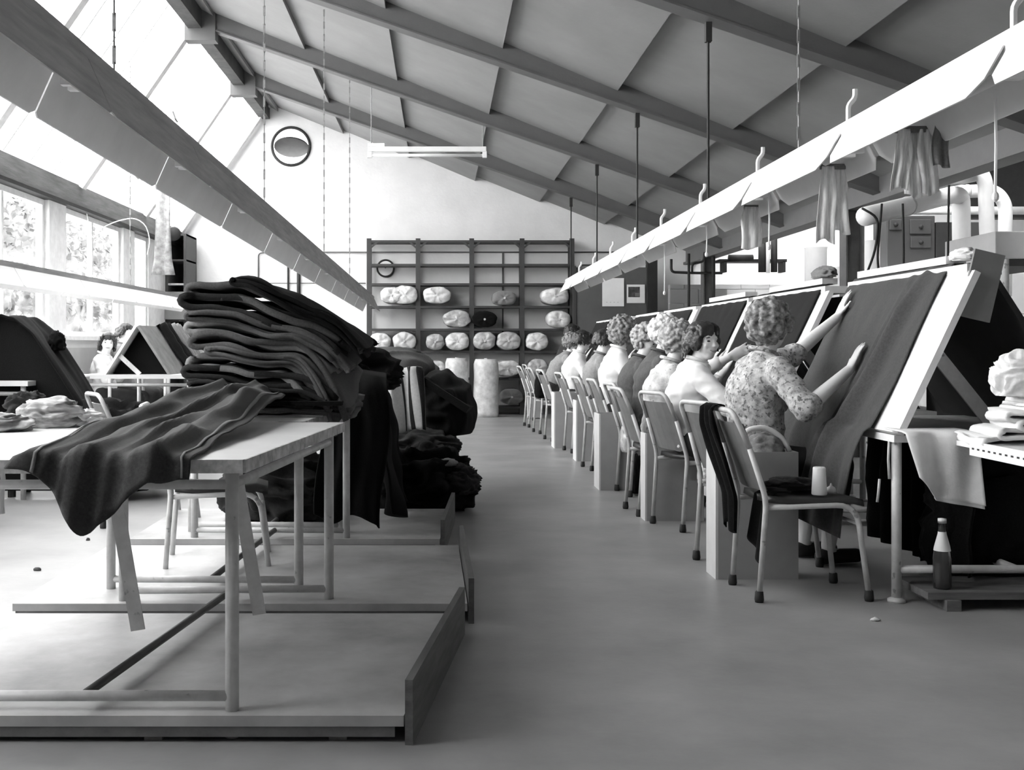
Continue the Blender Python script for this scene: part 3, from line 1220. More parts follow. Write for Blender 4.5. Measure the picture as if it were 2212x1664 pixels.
def striped(u, v):
    x0 = -0.40 + 0.27 * u
    z = 0.935 - 0.012 * math.sin(u * 6)
    y = 7.92 - 0.02 * math.sin(u * 10)
    if v > 0.25:
        t = (v - 0.25) / 0.75
        return (x0 + 0.04 * t + 0.01 * math.sin(u * 14 + t * 3), y - 0.02 * math.sin(u * 8) * t - 0.03 * t, z - 0.44 * t)
    return (x0, y + 0.22 * (0.25 - v) / 0.25, z)


t = thing('striped_cloth', 'pale cloth with a dark striped border hung over the dark bundles', 'cloth', (-0.26, 7.95, 0.5))
bm = B()
grid(bm, striped, 20, 20)
thicken(bm, 0.006)
part(t, 'sheet', bm, mat('pale_grey_wool', 0.45, 0.9, 0.1, 60, 0.2, 200), True, world=True)
for a, b in ((0.42, 0.46), (0.62, 0.70), (0.86, 1.0)):
    bm = B()
    grid(bm, lambda u, v: V(striped(a + (b - a) * u, v)) + V((0, -0.006, 0.006)), 4, 20)
    thicken(bm, 0.003)
    part(t, 'stripe', bm, m_cloth, True, world=True)

heap('cloth_bundle', 'fat black cloth bundle bulging into the aisle above the floor heap', (0.03, 8.35, 0.62), 0.24, 0.45, 0.30, 6, m_cloth4, amp=0.14, freq=2.2)
bm = B()
bar(bm, P(915, 820, 8.1), P(1015, 885, 8.05), 0.34, 0.05, (0.3, 0, 1))
single('cloth_board', bm, m_cloth4, 'flat black wrapped board sloping over the fat bundle', 'board', P(965, 850, 8.1), world=True)
# the bundles rest on a table of their own
t = trestle('far work table under the grey and black bundles', (-1.2, 8.12), (-0.12, 8.12), (-0.08, 9.3), (-1.15, 9.3), 0.74, False)
heap('cloth_bundle', 'grey cloth bundle lying behind the tall pile, below the shelving', (-0.38, 8.75, 0.93), 0.36, 0.42, 0.16, 8, m_cloth2, amp=0.15, freq=2.0)
heap('cloth_heap', 'dark rumpled cloth heap on the floor at the aisle edge', (-0.10, 7.55, 0.16), 0.34, 0.42, 0.26, 9, m_cloth4, amp=0.34, freq=3.6)
heap('cloth_heap', 'grey cloth bundle lying on top of the floor heap', (-0.16, 8.0, 0.38), 0.30, 0.30, 0.13, 10, m_cloth, amp=0.25)
heap('cloth_heap', 'small dark cloth with a pale lining at the tip of the floor heap', (0.13, 7.35, 0.20), 0.13, 0.16, 0.12, 12, m_cloth, amp=0.3)
heap('cloth_scrap', 'pale scrap of cloth lying on the floor heap', (0.05, 7.32, 0.33), 0.07, 0.07, 0.03, 13, m_cloth3, amp=0.3, sub=3)
heap('cloth_heap', 'dark cloths stored on the platform under the far work table', (-0.95, 6.7, 0.23), 0.35, 0.4, 0.24, 14, m_cloth, amp=0.3)
# ------------------------------------------------------------------ the right row: mending frames, chairs, boxes
XB, XT, ZB, ZTP = 1.92, 2.245, 0.735, 1.42           # slope of the boards: foot and head


def slope(z):
    return XB + (XT - XB) * (z - ZB) / (ZTP - ZB)


def mending_table(label, y0, y1, k, bare=0.0, m=None, group='mending tables in the right row'):
    t = thing('mending_table', label, 'table', (2.5, (y0 + y1) / 2, 0), 0, group)
    ya, yb = y0 + 0.06, y1 - 0.06
    bm = B()
    box(bm, 1.93, 3.05, y0, y1, 0.69, 0.72)
    part(t, 'tabletop', bm, m_whitewood, world=True)
    for x in (1.965, 3.0):
        for y in (ya, yb):
            bm = B()
            tube(bm, [(x, y, 0.012), (x, y, 0.69)], 0.021, 12)
            lathe(bm, [(0, 0), (0.038, 0), (0.038, 0.012), (0.021, 0.02)], (x, y, 0), 12)
            part(t, 'leg', bm, m_tube, True, world=True)
    for x0_, y0_, x1_, y1_ in ((1.965, ya, 3.0, ya), (1.965, yb, 3.0, yb), (2.48, ya, 2.48, yb)):
        bm = B()
        tube(bm, [(x0_, y0_, 0.14), (x1_, y1_, 0.14)], 0.018, 10)
        part(t, 'stretcher', bm, m_tube, True, world=True)
    # sloping boards, back to back
    bm = B()
    n = V((-(ZTP - ZB), 0, XT - XB)).normalized()
    a, b = V((XB, 0, ZB)), V((XT, 0, ZTP))
    ring = []
    for y in (y0 - 0.06, y1):
        o = V((0, y, 0))
        ring.append([a + o, b + o, b + o - n * 0.028, a + o - n * 0.028])
    loft(bm, ring)
    part(t, 'sloping_board', bm, m_whitewood, world=True)
    bm = B()
    xm = XT + 0.10
    ring = []
    for y in (y0, y1):
        ring.append([(xm, y, ZTP - 0.03), (xm + 0.42, y, ZB), (xm + 0.45, y, ZB), (xm + 0.03, y, ZTP - 0.03)])
    loft(bm, ring)
    part(t, 'rear_sloping_board', bm, m_dark, world=True)
    bm = B()
    box(bm, XT - 0.005, XT + 0.13, y0, y1, ZTP - 0.012, ZTP + 0.03)
    part(t, 'top_rail', bm, m_whitewood, world=True)
    for y in (y0 + 0.14, y1 - 0.2):
        bm = B()
        bar(bm, (slope(1.10) + 0.05, y, 1.10), (2.44, y, 0.73), 0.012, 0.06, (1, 0, 1))
        part(t, 'prop_bar', bm, m_tube, world=True)
    return t


def cloth_on_board(label, y0, y1, seed, m, lap=0.35, fold_at=None, group='cloths stretched over the mending boards', nu=46, nv=40):
    """cloth over the top of the sloping board, down it, and hanging off its foot into the lap"""
    n = V((-(ZTP - ZB), 0, XT - XB)).normalized()
    L = math.hypot(XT - XB, ZTP - ZB)

    def f(u, v):
        y = y0 + (y1 - y0) * u
        s = -0.08 + v * (L + 0.08 + lap)
        p = V((XT, y, ZTP))
        if s < 0:
            p += V((-s * 0.9, 0, 0.044 if s < -0.03 else 0.044 * (-s) / 0.03))
            h = 0.006
        elif s <= L:
            p = V((XT + (XB - XT) * s / L, y, ZTP + (ZB - ZTP) * s / L))
            h = 0.012
        else:
            q = s - L
            p = V((XB - 0.02 - 0.10 * (1 - math.exp(-q * 5)), y, ZB - q * 0.97))
            h = 0.012
        low = max(0.0, (v - 0.45) / 0.55)
        d = 0.020 * low * (1 + math.sin(u * 26 + 3 * nz(u * 4, v * 2, seed) + seed))
        d += 0.05 * max(0, low - 0.3) * (0.5 + 0.5 * math.sin(u * 15 + v * 4 + seed)) + 0.006 * abs(nz(u * 7, v * 5, seed * 2))
        if fold_at is not None:
            yc = fold_at + 0.20 * max(0, v) ** 1.3
            d += 0.052 * math.exp(-((y - yc) / 0.045) ** 2) * min(1, v * 5)
            d += 0.03 * math.exp(-((y - yc - 0.14) / 0.035) ** 2) * min(1, v * 4) * (0.5 + 0.5 * v)
            d += 0.02 * math.exp(-((y - yc + 0.16) / 0.05) ** 2) * min(1, v * 4) * v
        q = p + n * (h + d)
        q.y += 0.02 * nz(v * 3, seed, u)
        return q
    bm = B()
    grid(bm, f, nu, nv)
    thicken(bm, 0.004)
    return single('board_cloth', bm, m, label, 'cloth', (XB, (y0 + y1) / 2, ZB), 0, group, True, True)


EY = [(4.72, 6.10), (6.46, 7.94), (8.06, 9.50), (9.72, 11.1), (11.35, 12.7), (12.95, 14.3), (14.55, 15.9)]
EL = ['nearest', 'second nearest', 'third nearest', 'fourth', 'fifth', 'sixth', 'farthest']
for k, (a, b) in enumerate(EY):
    mending_table('%s mending table with a sloping board in the right row' % EL[k], a, b, k)
m_bc1 = mat('board_wool', 0.062, 0.95, 0.2, 90, 0.3, 300, spec=0.06, sheen=0.15)
m_bc2 = mat('board_wool_dark', 0.016, 0.95, 0.2, 90, 0.3, 300, spec=0.06, sheen=0.08)
cloth_on_board('dark cloth with a rolled fold on the nearest mending board', 4.90, 6.08, 1.0, m_bc1, 0.52, 5.10, nu=90, nv=60)
cloth_on_board('plain black cloth stretched over the second mending board', 6.53, 7.93, 2.0, m_bc2, 0.30)
cloth_on_board('black cloth over the third mending board, right of the dark haired woman', 8.10, 9.48, 3.0, m_bc2, 0.30)
for k in range(3, 7):
    cloth_on_board('dark cloth over the %s mending board of the right row' % EL[k], EY[k][0] + 0.12, EY[k][1], 4.0 + k, m_bc2, 0.25, nu=24, nv=20)
# pale battens and odds lying along the top rails
for k, (a, b, xx) in enumerate(((4.95, 6.0, 2.30), (6.55, 7.6, 2.30), (8.2, 9.3, 2.30))):
    bm = B()
    box(bm, -0.045, 0.045, a, b, 0, 0.035)
    single('top_batten', bm, m_whitewood if k == 0 else m_boxedge, ['white batten lying on top of the nearest mending board',
                                                                    'pale batten lying on top of the second mending board',
                                                                    'pale batten lying on top of the third mending board'][k], 'batten', (xx, 0, ZTP + 0.046), 0)
heap('cloth_scrap', 'crumpled pale scrap on top of the second mending board', (2.29, 6.62, ZTP + 0.11), 0.05, 0.16, 0.045, 21, m_cloth3, amp=0.3, sub=4)
heap('cloth_scrap', 'pale rag lying on the nearest mending board top by the white batten', (2.30, 4.87, ZTP + 0.075), 0.05, 0.09, 0.035, 22, m_light_cloth, amp=0.3, sub=4)
# grey board standing behind the nearest frame
bm = B()
bar(bm, P(2104, 690, 4.695), P(2138, 545, 4.695), 0.13, 0.014, (0, -1, 0))
single('leaning_board', bm, mat('grey_board', 0.2, 0.7, 0.1, 6), 'grey board standing up behind the nearest white mending board', 'board', P(2082, 690, 4.69), world=True)


# ---- chairs
def make_chair(name, label, group):
    """steel tube stacking chair facing +x; origin on the floor under the seat"""
    t = thing(name, label, 'chair', (0, 0, 0), 0, group)
    for s in (-1, 1):
        bm = B()
        tube(bm, fillet([(-0.235, s * 0.175, 0.02), (-0.205, s * 0.178, 0.44), (-0.275, s * 0.170, 0.66)], 0.05, 4), 0.0125, 10)
        part(t, 'rear_leg', bm, m_tube, True)
        bm = B()
        tube(bm, fillet([(0.245, s * 0.185, 0.02), (0.195, s * 0.170, 0.415), (-0.205, s * 0.170, 0.405)], 0.09, 6), 0.0125, 10)
        part(t, 'front_leg', bm, m_tube, True)
    bm = B()
    tube(bm, fillet([(-0.275, -0.170, 0.66), (-0.345, -0.160, 0.82), (-0.345, 0.160, 0.82), (-0.275, 0.170, 0.66)], 0.06, 6), 0.0125, 10)
    part(t, 'back_hoop', bm, m_tube, True)
    bm = B()
    tube(bm, [(0.21, -0.17, 0.33), (0.21, 0.17, 0.33)], 0.009, 8)
    part(t, 'cross_rail', bm, m_tube, True)
    for x, ys in ((-0.235, 0.175), (0.245, 0.185)):
        for s in (-1, 1):
            bm = B()
            lathe(bm, [(0, 0), (0.018, 0), (0.021, 0.012), (0.018, 0.045), (0.013, 0.048)], (x, s * ys, 0), 10)
            part(t, 'rubber_foot', bm, m_rubber, True)
    bm = B()
    for x0, x1, zc_ in ((-0.19, 0.235, 0.425),):
        rings = []
        for i in range(9):
            q = i / 8
            x = x0 + (x1 - x0) * q
            w = 0.178 * (1 - 0.10 * abs(2 * q - 1) ** 4)
            dz = -0.012 * math.sin(q * PI) + (-0.02 if q > 0.9 else 0)
            rings.append([(x, -w, zc_ + dz), (x, -w * 0.92, zc_ + dz + 0.028), (x, 0, zc_ + dz + 0.022), (x, w * 0.92, zc_ + dz + 0.028), (x, w, zc_ + dz), (x, 0, zc_ + dz - 0.008)])
        loft(bm, rings)
    part(t, 'seat', bm, m_seat, True)
    bm = B()
    rings = []
    for i in range(7):
        q = i / 6
        z = 0.475 + 0.29 * q
        x = -0.216 - 0.105 * q
        b_ = 0.012
        rings.append([(x + b_, -0.160, z), (x - b_ * 0.5, -0.08, z), (x - b_, 0, z), (x - b_ * 0.5, 0.08, z), (x + b_, 0.160, z),
                      (x + b_ + 0.010, 0.160, z), (x + 0.012 - b_ * 0.5, 0.08, z), (x + 0.012 - b_, 0, z), (x + 0.012 - b_ * 0.5, -0.08, z), (x + b_ + 0.010, -0.160, z)])
    loft(bm, rings)
    part(t, 'backrest', bm, m_vinyl, False)
    return t


GC = 'tube steel chairs of the right row'
c0 = make_chair('stacking_chair', 'empty steel tube chair nearest the camera with dark cloth on its back', GC)
c0.location, c0.rotation_euler = (1.595, 4.96, 0), (0, 0, 0.064)
CH = [(1.60, 5.63, 0.33, 'steel tube chair under the woman in the patterned blouse'),
      (1.60, 6.80, 0.33, 'steel tube chair under the smiling dark haired woman'),
      (1.505, 7.36, 0.08, 'steel tube chair in front of the woman in the mottled blouse'),
      (1.60, 8.30, 0.12, 'steel tube chair of the white haired woman'),
      (1.60, 9.30, 0.10, 'steel tube chair of the woman in the dark grey jumper'),
      (1.555, 9.98, 0.10, 'steel tube chair of the woman with grey curls and white top'),
      (1.57, 11.6, 0.12, 'steel tube chair of the woman in the pale grey top'),
      (1.50, 13.0, 0.15, 'steel tube chair of the woman in the white cardigan'),
      (1.46, 14.1, 0.15, 'empty steel tube chair with a dark bag on its back'),
      (1.42, 15.2, 0.10, 'steel tube chair of the woman bending over in a grey jacket')]
for x, y, rz, lb in CH:
    dup(c0, (x, y, 0), rz, lb, GC)
dup(c0, (1.60, 16.6, 0), 0.1, 'steel tube chair farthest down the right row', GC)

# cloths and the cone on the nearest chair
Mc = Matrix.Translation((1.595, 4.96, 0)) @ Matrix.Rotation(0.064, 4, 'Z')


def scarf(u, v):
    # folded over the back hoop, one end long behind the chair
    w = 0.07 + 0.07 * min(1, v * 2.2) - 0.09 * max(0, v - 0.5)
    y = 0.06 + (u - 0.5) * 2 * w * 0.85 + 0.012 * math.sin(v * 6)
    fold = 0.04 * (0.5 + 0.5 * math.sin(u * 15 + v * 2)) * min(1, 4 * v) * (1.2 - 0.7 * v)
    if v < 0.12:
        t = v / 0.12
        x, z = -0.345 + 0.02 * math.cos(t * PI) , 0.835 + 0.008 * math.sin(t * PI)
    else:
        t = (v - 0.12) / 0.88
        x = -0.368 + 0.10 * min(1, t * 1.4) - 0.012
        z = 0.835 - 0.55 * t - 0.02 * math.sin(u * 7)
    return Mc @ V((x - abs(fold), y, z))


bm = B()
grid(bm, scarf, 26, 30)
thicken(bm, 0.006)
single('chair_cloth', bm, m_cloth4, 'black cloth hung over the back of the nearest chair', 'cloth', Mc @ V((-0.34, 0.09, 0.8)), smooth=True, world=True)


def scarf2(u, v):
    w = 0.075
    y = -0.06 + (u - 0.5) * 2 * w + 0.02 * v
    x = -0.18 - 0.012 * math.sin(u * 9) - 0.03 * v
    z = 0.47 - 0.30 * v * (0.72 + 0.35 * (1 - u))
    if v < 0.1:
        x += 0.10 * (1 - v / 0.1)
        z = 0.47
    return Mc @ V((x, y, z))


bm = B()
grid(bm, scarf2, 16, 18)
thicken(bm, 0.006)
single('chair_cloth', bm, m_cloth4, 'black pointed cloth end hanging below the nearest chair back', 'cloth', Mc @ V((-0.2, -0.06, 0.4)), smooth=True, world=True)
bm = B()
lathe(bm, [(0, 0), (0.030, 0), (0.033, 0.004), (0.027, 0.118), (0.024, 0.122), (0.010, 0.122), (0.010, 0.10), (0, 0.10)], (0, 0, 0), 18)
tcn = thing('thread_cone', 'white cone of thread standing on the nearest chair seat', 'thread', Mc @ V((0.06, -0.10, 0.449)))
part(tcn, 'thread', bm, m_white, True)
bm = B()
tube(bm, [(0, 0, 0.09), (0, 0, 0.1235)], 0.011, 10)
part(tcn, 'paper_core', bm, m_boxedge)
heap('cloth_scrap', 'dark crumpled cloth lying on the nearest chair seat', (1.60, 5.05, 0.47), 0.12, 0.09, 0.035, 31, m_cloth, amp=0.35, sub=4)
bm = B()
lathe(bm, [(0, 0), (0.022, 0), (0.024, 0.012), (0.018, 0.026), (0.006, 0.034), (0.004, 0.044), (0, 0.046)], (0, 0, 0), 14)
single('small_weight', bm, m_glass if False else m_tube, 'little knobbed glass lid beside the white thread cone', 'lid', Mc @ V((0.13, -0.06, 0.449)), smooth=True)


# ---- storage boxes between the chairs
def store_box(label, x0, x1, y0, y1, z):
    t = thing('storage_box', label, 'box', ((x0 + x1) / 2, (y0 + y1) / 2, 0), 0, 'tall boxes between the chairs')
    e = 0.012
    bm = B()
    box(bm, x0 + e, x1, y0, y0 + e, 0, z)
    part(t, 'front_panel', bm, m_box, world=True)
    bm = B()
    box(bm, x0, x0 + e, y0, y1, 0, z)
    part(t, 'side_panel', bm, m_boxedge, world=True)
    bm = B()
    box(bm, x1 - e, x1, y0 + e, y1 - e, 0, z)
    part(t, 'side_panel', bm, m_box, world=True)
    bm = B()
    box(bm, x0 + e, x1, y1 - e, y1, 0, z)
    part(t, 'back_panel', bm, m_box, world=True)
    bm = B()
    box(bm, x0 + e, x1 - e, y0 + e, y1 - e, z - 0.05, z - 0.04)
    part(t, 'lid', bm, m_box, world=True)


store_box('tall grey box behind the nearest chair', 1.300, 1.69, 5.235, 5.42, 0.60)
store_box('tall grey box beside the third chair', 1.290, 1.66, 6.98, 7.14, 0.55)
store_box('tall grey box beside the fourth chair', 1.215, 1.55, 8.47, 8.75, 0.58)
store_box('pale sided tall grey box past the fifth chair', 1.30, 1.52, 10.6, 10.85, 0.58)
store_box('tall grey box before the woman in the white cardigan', 1.23, 1.50, 11.95, 12.25, 0.60)
store_box('farthest tall grey box, near the shelving', 1.34, 1.56, 16.9, 17.1, 0.60)


def bag(label, c, rx, ry, rz, seed, m):
    return heap('shopping_bag', label, c, rx, ry, rz, seed, m, 'bag', 0.2, 0, 3.0, sub=4)


m_check = mat('mottled_bag', 0.3, 0.6, 0.8, 14, 0.2, 40)
bag('light bag with handles lying on the box behind the nearest chair', (1.55, 5.33, 0.60), 0.10, 0.07, 0.085, 41, m_check)
bag('mottled bag hanging under the chair of the woman in the patterned blouse', (1.62, 5.95, 0.36), 0.09, 0.07, 0.15, 42, m_check)
bag('pale plastic bag beside the second chair', (1.43, 5.95, 0.40), 0.05, 0.06, 0.08, 43, m_plastic)
bag('white plastic bag hung by the box beside the fourth chair', (1.42, 8.3, 0.40), 0.07, 0.09, 0.16, 44, m_plastic)
bag('dark bag standing on the floor by the fourth chair', (1.45, 8.2, 0.12), 0.06, 0.09, 0.18, 45, m_cloth4)
bag('dark bag hung on the empty far chair', (1.24, 13.6, 0.58), 0.08, 0.08, 0.20, 46, m_cloth4)
bm = B()
lathe(bm, [(0, 0), (0.028, 0), (0.028, 0.05), (0.022, 0.055), (0.022, 0.07), (0, 0.07)], (0, 0, 0), 14)
single('small_jar', bm, m_white, 'small white jar on the box behind the nearest chair', 'jar', (1.44, 5.285, 0.551), smooth=True)

# ---- things by the near end of the right row
def towel(u, v):
    x = 1.885 + 0.30 * u
    y = 4.50 - 0.015 * math.sin(u * 12 + v)
    if v < 0.2:
        return (x, 4.50 + 0.22 * (0.2 - v) / 0.2, 0.748)
    t = (v - 0.2) / 0.8
    return (x + 0.045 * t - 0.03 * u * t, y - 0.02 * math.sin(u * 7 + 1) * t, 0.745 - 0.29 * t * (0.85 + 0.15 * u if u > 0.3 else 0.60 + u))


bm = B()
grid(bm, towel, 30, 24)
thicken(bm, 0.006)
single('towel', bm, m_light_cloth, 'white towel hanging off the near end of the mending table', 'towel', (2.03, 4.5, 0.75), smooth=True, world=True)


def towel2(u, v):
    x, y, z = towel(0.25 + 0.72 * u, v)
    return (x + 0.012, y + 0.012, z - (0.02 * max(0, v - 0.2)))


bm = B()
grid(bm, towel2, 20, 20)
thicken(bm, 0.005)
single('towel', bm, m_light_cloth, 'inner fold of white cloth showing below the towel', 'towel', (2.2, 4.52, 0.74), smooth=True, world=True)

# trolley table with a perforated rim
t = thing('trolley_table', 'white rimmed table with a row of holes along its edge at the right picture edge', 'table', (2.6, 3.9, 0))
R = V((2.085, 4.36, 0.72))
D1 = V((-0.02, -1, 0)).normalized()
D2 = V((1, -0.02, 0)).normalized()
bm = B()
loft(bm, [[R + V((0, 0.16, z)), R + D1 * 1.2 + V((0, 0, z)), R + D1 * 1.2 + D2 * 0.7 + V((0, 0, z)), R + D2 * 0.7 + V((0, 0.16, z))] for z in (-0.02, 0.0)])
part(t, 'tabletop', bm, m_white, world=True)
bm = B()
bar(bm, R + V((0, 0, -0.02)), R + D1 * 1.2 + V((0, 0, -0.02)), 0.012, 0.055)
part(t, 'rim', bm, m_white, world=True)
nn = V((-1, 0, 0))
for k in range(26):
    bm = B()
    p = R + D1 * (0.03 + 0.044 * k) + V((0, 0, -0.02)) + nn * 0.0062
    bar(bm, p - D1 * 0.009, p + D1 * 0.009, 0.002, 0.007)
    part(t, 'hole', bm, m_dark, world=True)
for q in (R + D1 * 0.06 + D2 * 0.6, R + D1 * 1.1 + D2 * 0.1, R + D1 * 1.1 + D2 * 0.6):
    bm = B()
    tube(bm, [(q.x, q.y, 0), (q.x, q.y, 0.70)], 0.015, 8)
    part(t, 'leg', bm, m_dark, True, world=True)
for k, (dz, sx) in enumerate(((0.0, 0.0), (0.028, 0.05), (0.056, 0.10), (0.085, 0.07), (0.115, 0.13), (0.145, 0.16))):
    def fp(x, dz=dz):
        return 0.725 + dz
    o = folded(['lowest', 'second', 'third', 'fourth', 'fifth', 'topmost'][k] + ' white folded cloth of the pile at the right picture edge',
               -0.30 + sx, 0.35, -0.14, 0.10, fp, 0.034, 2, m_light_cloth, 60 + k, 'white folded cloths at the right edge', 0.0, 0.006)
    o.location = o.location + V((2.40 + 0.01 * k, 4.38, 0))
    o.rotation_euler = (0, 0, -0.06)
bm = crumple((2.33, 4.40, 0.97), 0.14, 0.10, 0.12, 70, 0.22, 5, 2.8)
single('cloth_bundle', bm, m_light_cloth, 'crumpled pale bundle on the white folded cloths at the right picture edge', 'cloth', (2.30, 4.40, 0.9), smooth=True, world=True)

# low shelf plank and bottle under the near table
bm = B()
box(bm, 2.03, 3.0, 4.62, 4.95, 0.045, 0.075)
box(bm, 2.10, 2.16, 4.60, 4.9, 0.0, 0.045)
box(bm, 2.85, 2.9, 4.60, 4.9, 0.0, 0.045)
single('floor_plank', bm, mat('worn_plank', 0.13, 0.7, 0.3, 8, stretch=(0.6, 4, 4)), 'worn plank on blocks under the nearest mending table', 'plank', (2.5, 5, 0), world=True)
t = thing('bottle', 'clear glass bottle with a pale neck label standing on the plank', 'bottle', (2.125, 4.70, 0.0755))
m_bottle = mat('bottle_glass', 0.03, 0.12, 0.1, 10, spec=0.8)
bm = B()
lathe(bm, [(0, 0), (0.034, 0), (0.037, 0.01), (0.037, 0.13), (0.030, 0.175), (0.016, 0.23), (0.013, 0.275), (0.016, 0.277), (0.016, 0.288), (0.011, 0.29), (0, 0.29)], (0, 0, 0), 18)
part(t, 'glass', bm, m_bottle, True)
bm = B()
lathe(bm, [(0.0345, 0.160), (0.0315, 0.177), (0.0175, 0.231), (0.0165, 0.24)], (0, 0, 0), 18)
part(t, 'neck_label', bm, m_paper, True)
bm = B()
lathe(bm, [(0, 0.2905), (0.0165, 0.289), (0.0172, 0.276), (0.0172, 0.295), (0, 0.297)], (0, 0, 0), 14)
part(t, 'cap', bm, m_white, True)
# two short cords hanging under the near board
for k, (u, v0, v1) in enumerate(((1921, 950, 1035), (1900, 1035, 1085))):
    bm = B()
    tube(bm, [P(u, v0, 4.78), P(u - 2, (v0 + v1) / 2, 4.78), P(u - 5 * k, v1, 4.78)], 0.006, 6)
    single('hanging_strap', bm, m_tube, ['grey strap hanging under the nearest white board', 'short lower strap end hanging under the nearest white board'][k],
           'strap', P(u, v0, 4.78), smooth=True, world=True)

bm = B()
tube(bm, fillet([(1.44, 5.30, 0.60), (1.45, 5.30, 0.70), (1.56, 5.31, 0.715), (1.64, 5.31, 0.66), (1.67, 5.31, 0.60)], 0.05, 5), 0.013, 8)
single('bag_handle_strap', bm, m_light_cloth, 'white strap arched over the mottled bag behind the nearest chair', 'strap', (1.55, 5.3, 0.6), smooth=True, world=True)
for k, (a, b) in enumerate(EY[:5]):  # black cloth added so that the space under the tables stays black
    def under(u, v, a=a, b=b, k=k):
        return (2.30 + 0.03 * math.sin(u * 40 + k) + 0.03 * nz(u * 8, v * 3, k), a + 0.12 + (b - a - 0.2) * u, 0.69 - 0.60 * v)
    bm = B()
    grid(bm, under, 50, 8)
    thicken(bm, 0.006)
    single('darkening_cloth', bm, m_cloth4, 'black cloth added to darken the space below the %s mending table' % EL[k], 'cloth', (2.3, a, 0.1), smooth=True, world=True)
heap('cloth_heap', 'black heap of cloth added to darken the space under the nearest mending table', (2.65, 5.4, 0.26), 0.30, 0.42, 0.42, 77, m_cloth4, amp=0.2)  # heaps added to blacken the space under the near table
heap('cloth_heap', 'second black heap of cloth added to darken the space under the near mending table by the right edge', (2.50, 5.05, 0.30), 0.30, 0.14, 0.42, 78, m_cloth4, amp=0.2)
# ------------------------------------------------------------------ people
m_blouse = mat('flower_print_blouse', 0.42, 0.8, 0.55, 30, 0.1, 60, spots=(0.14, 55, 0.56))
m_blouse2 = mat('mottled_blouse', 0.55, 0.8, 0.35, 16, 0.1, 60, spots=(0.25, 30, 0.62))
m_whiteshirt = mat('white_shirt', 0.80, 0.8, 0.04, 12, 0.12, 30)
m_jumper = mat('dark_grey_jumper', 0.085, 0.95, 0.15, 60, 0.3, 200)
m_palejumper = mat('pale_grey_jumper', 0.26, 0.9, 0.15, 40, 0.3, 120)
m_skirt = mat('dark_skirt', 0.03, 0.9, 0.2, 20)
m_hair_grey = mat('grey_curls', 0.22, 0.55, 0.75, 45, 0.4, 70)
m_hair_dark = mat('dark_hair', 0.035, 0.4, 0.5, 40, 0.4, 90)
m_hair_blond = mat('fair_curls', 0.36, 0.6, 0.45, 50, 0.4, 70)
m_hair_white = mat('white_curls', 0.68, 0.6, 0.2, 50, 0.3, 60)
m_shoe = mat('dark_shoe', 0.02, 0.5, 0.1, 10)


def torso(bm, Pv, Cv, Nv, wd, k=1.0, grow=0.0, top=True):
    """trunk from pelvis through chest to the base of the neck"""
    wd = wd.normalized()
    pts = [Pv + V((0, 0, -0.07)), Pv, Pv.lerp(Cv, 0.35), Pv.lerp(Cv, 0.7), Cv, Cv.lerp(Nv, 0.5), Cv.lerp(Nv, 0.85), Nv + (Nv - Cv).normalized() * 0.03]
    dims = [(0.13, 0.10), (0.170, 0.125), (0.140, 0.110), (0.142, 0.112), (0.160, 0.118), (0.165, 0.100), (0.110, 0.075), (0.056, 0.056)]
    rings = []
    n = 18
    for i, (p, (a, b)) in enumerate(zip(pts, dims)):
        d = pts[min(i + 1, len(pts) - 1)] - pts[max(0, i - 1)]
        fw = wd.cross(d).normalized()
        a, b = a * k + grow, b * k + grow
        rings.append([p + wd * math.cos(2 * PI * q / n) * a + fw * math.sin(2 * PI * q / n) * b for q in range(n)])
    loft(bm, rings)


def hand(bm, w, d, nrm, side=1, curl=0.25, spread=0.16, k=1.0):
    """palm, four fingers of different lengths and a thumb from the side of the palm"""
    d = d.normalized()
    nrm = (nrm - d * nrm.dot(d)).normalized()
    s = d.cross(nrm).normalized() * side
    # palm: flat loft
    n = 12
    rings = []
    for t, wd, th in ((-0.01, 0.024, 0.019), (0.02, 0.030, 0.017), (0.06, 0.039, 0.014), (0.088, 0.038, 0.012), (0.098, 0.030, 0.009)):
        rings.append([w + d * t * k + s * math.cos(2 * PI * q / n) * wd * k + nrm * math.sin(2 * PI * q / n) * th * k for q in range(n)])
    loft(bm, rings)
    for j, (o, L, r) in enumerate(((-0.029, 0.066, 0.0078), (-0.010, 0.076, 0.0085), (0.010, 0.071, 0.0084), (0.028, 0.055, 0.0072))):
        a = spread * (j - 1.5) / 1.5
        dd = (d * math.cos(a) + s * math.sin(a)).normalized()
        p = w + d * 0.086 * k + s * o * k
        for q, (f, rr) in enumerate(((0.45, 1.0), (0.32, 0.93), (0.23, 0.85))):
            e = p + dd * L * f * k
            capsule(bm, p, e, r * rr * k, r * rr * 0.95 * k, 8)
            p = e
            dd = (dd * math.cos(curl * 0.8) + nrm * math.sin(curl * 0.8)).normalized()
    p = w + d * 0.022 * k - s * 0.022 * k
    dd = (d * 0.62 - s * 0.72 + nrm * 0.12).normalized()
    for L, r in ((0.034, 0.0115), (0.028, 0.0095), (0.022, 0.0085)):
        e = p + dd * L * k
        capsule(bm, p, e, r * k, r * 0.92 * k, 8)
        p = e
        dd = (dd + d * 0.28).normalized()


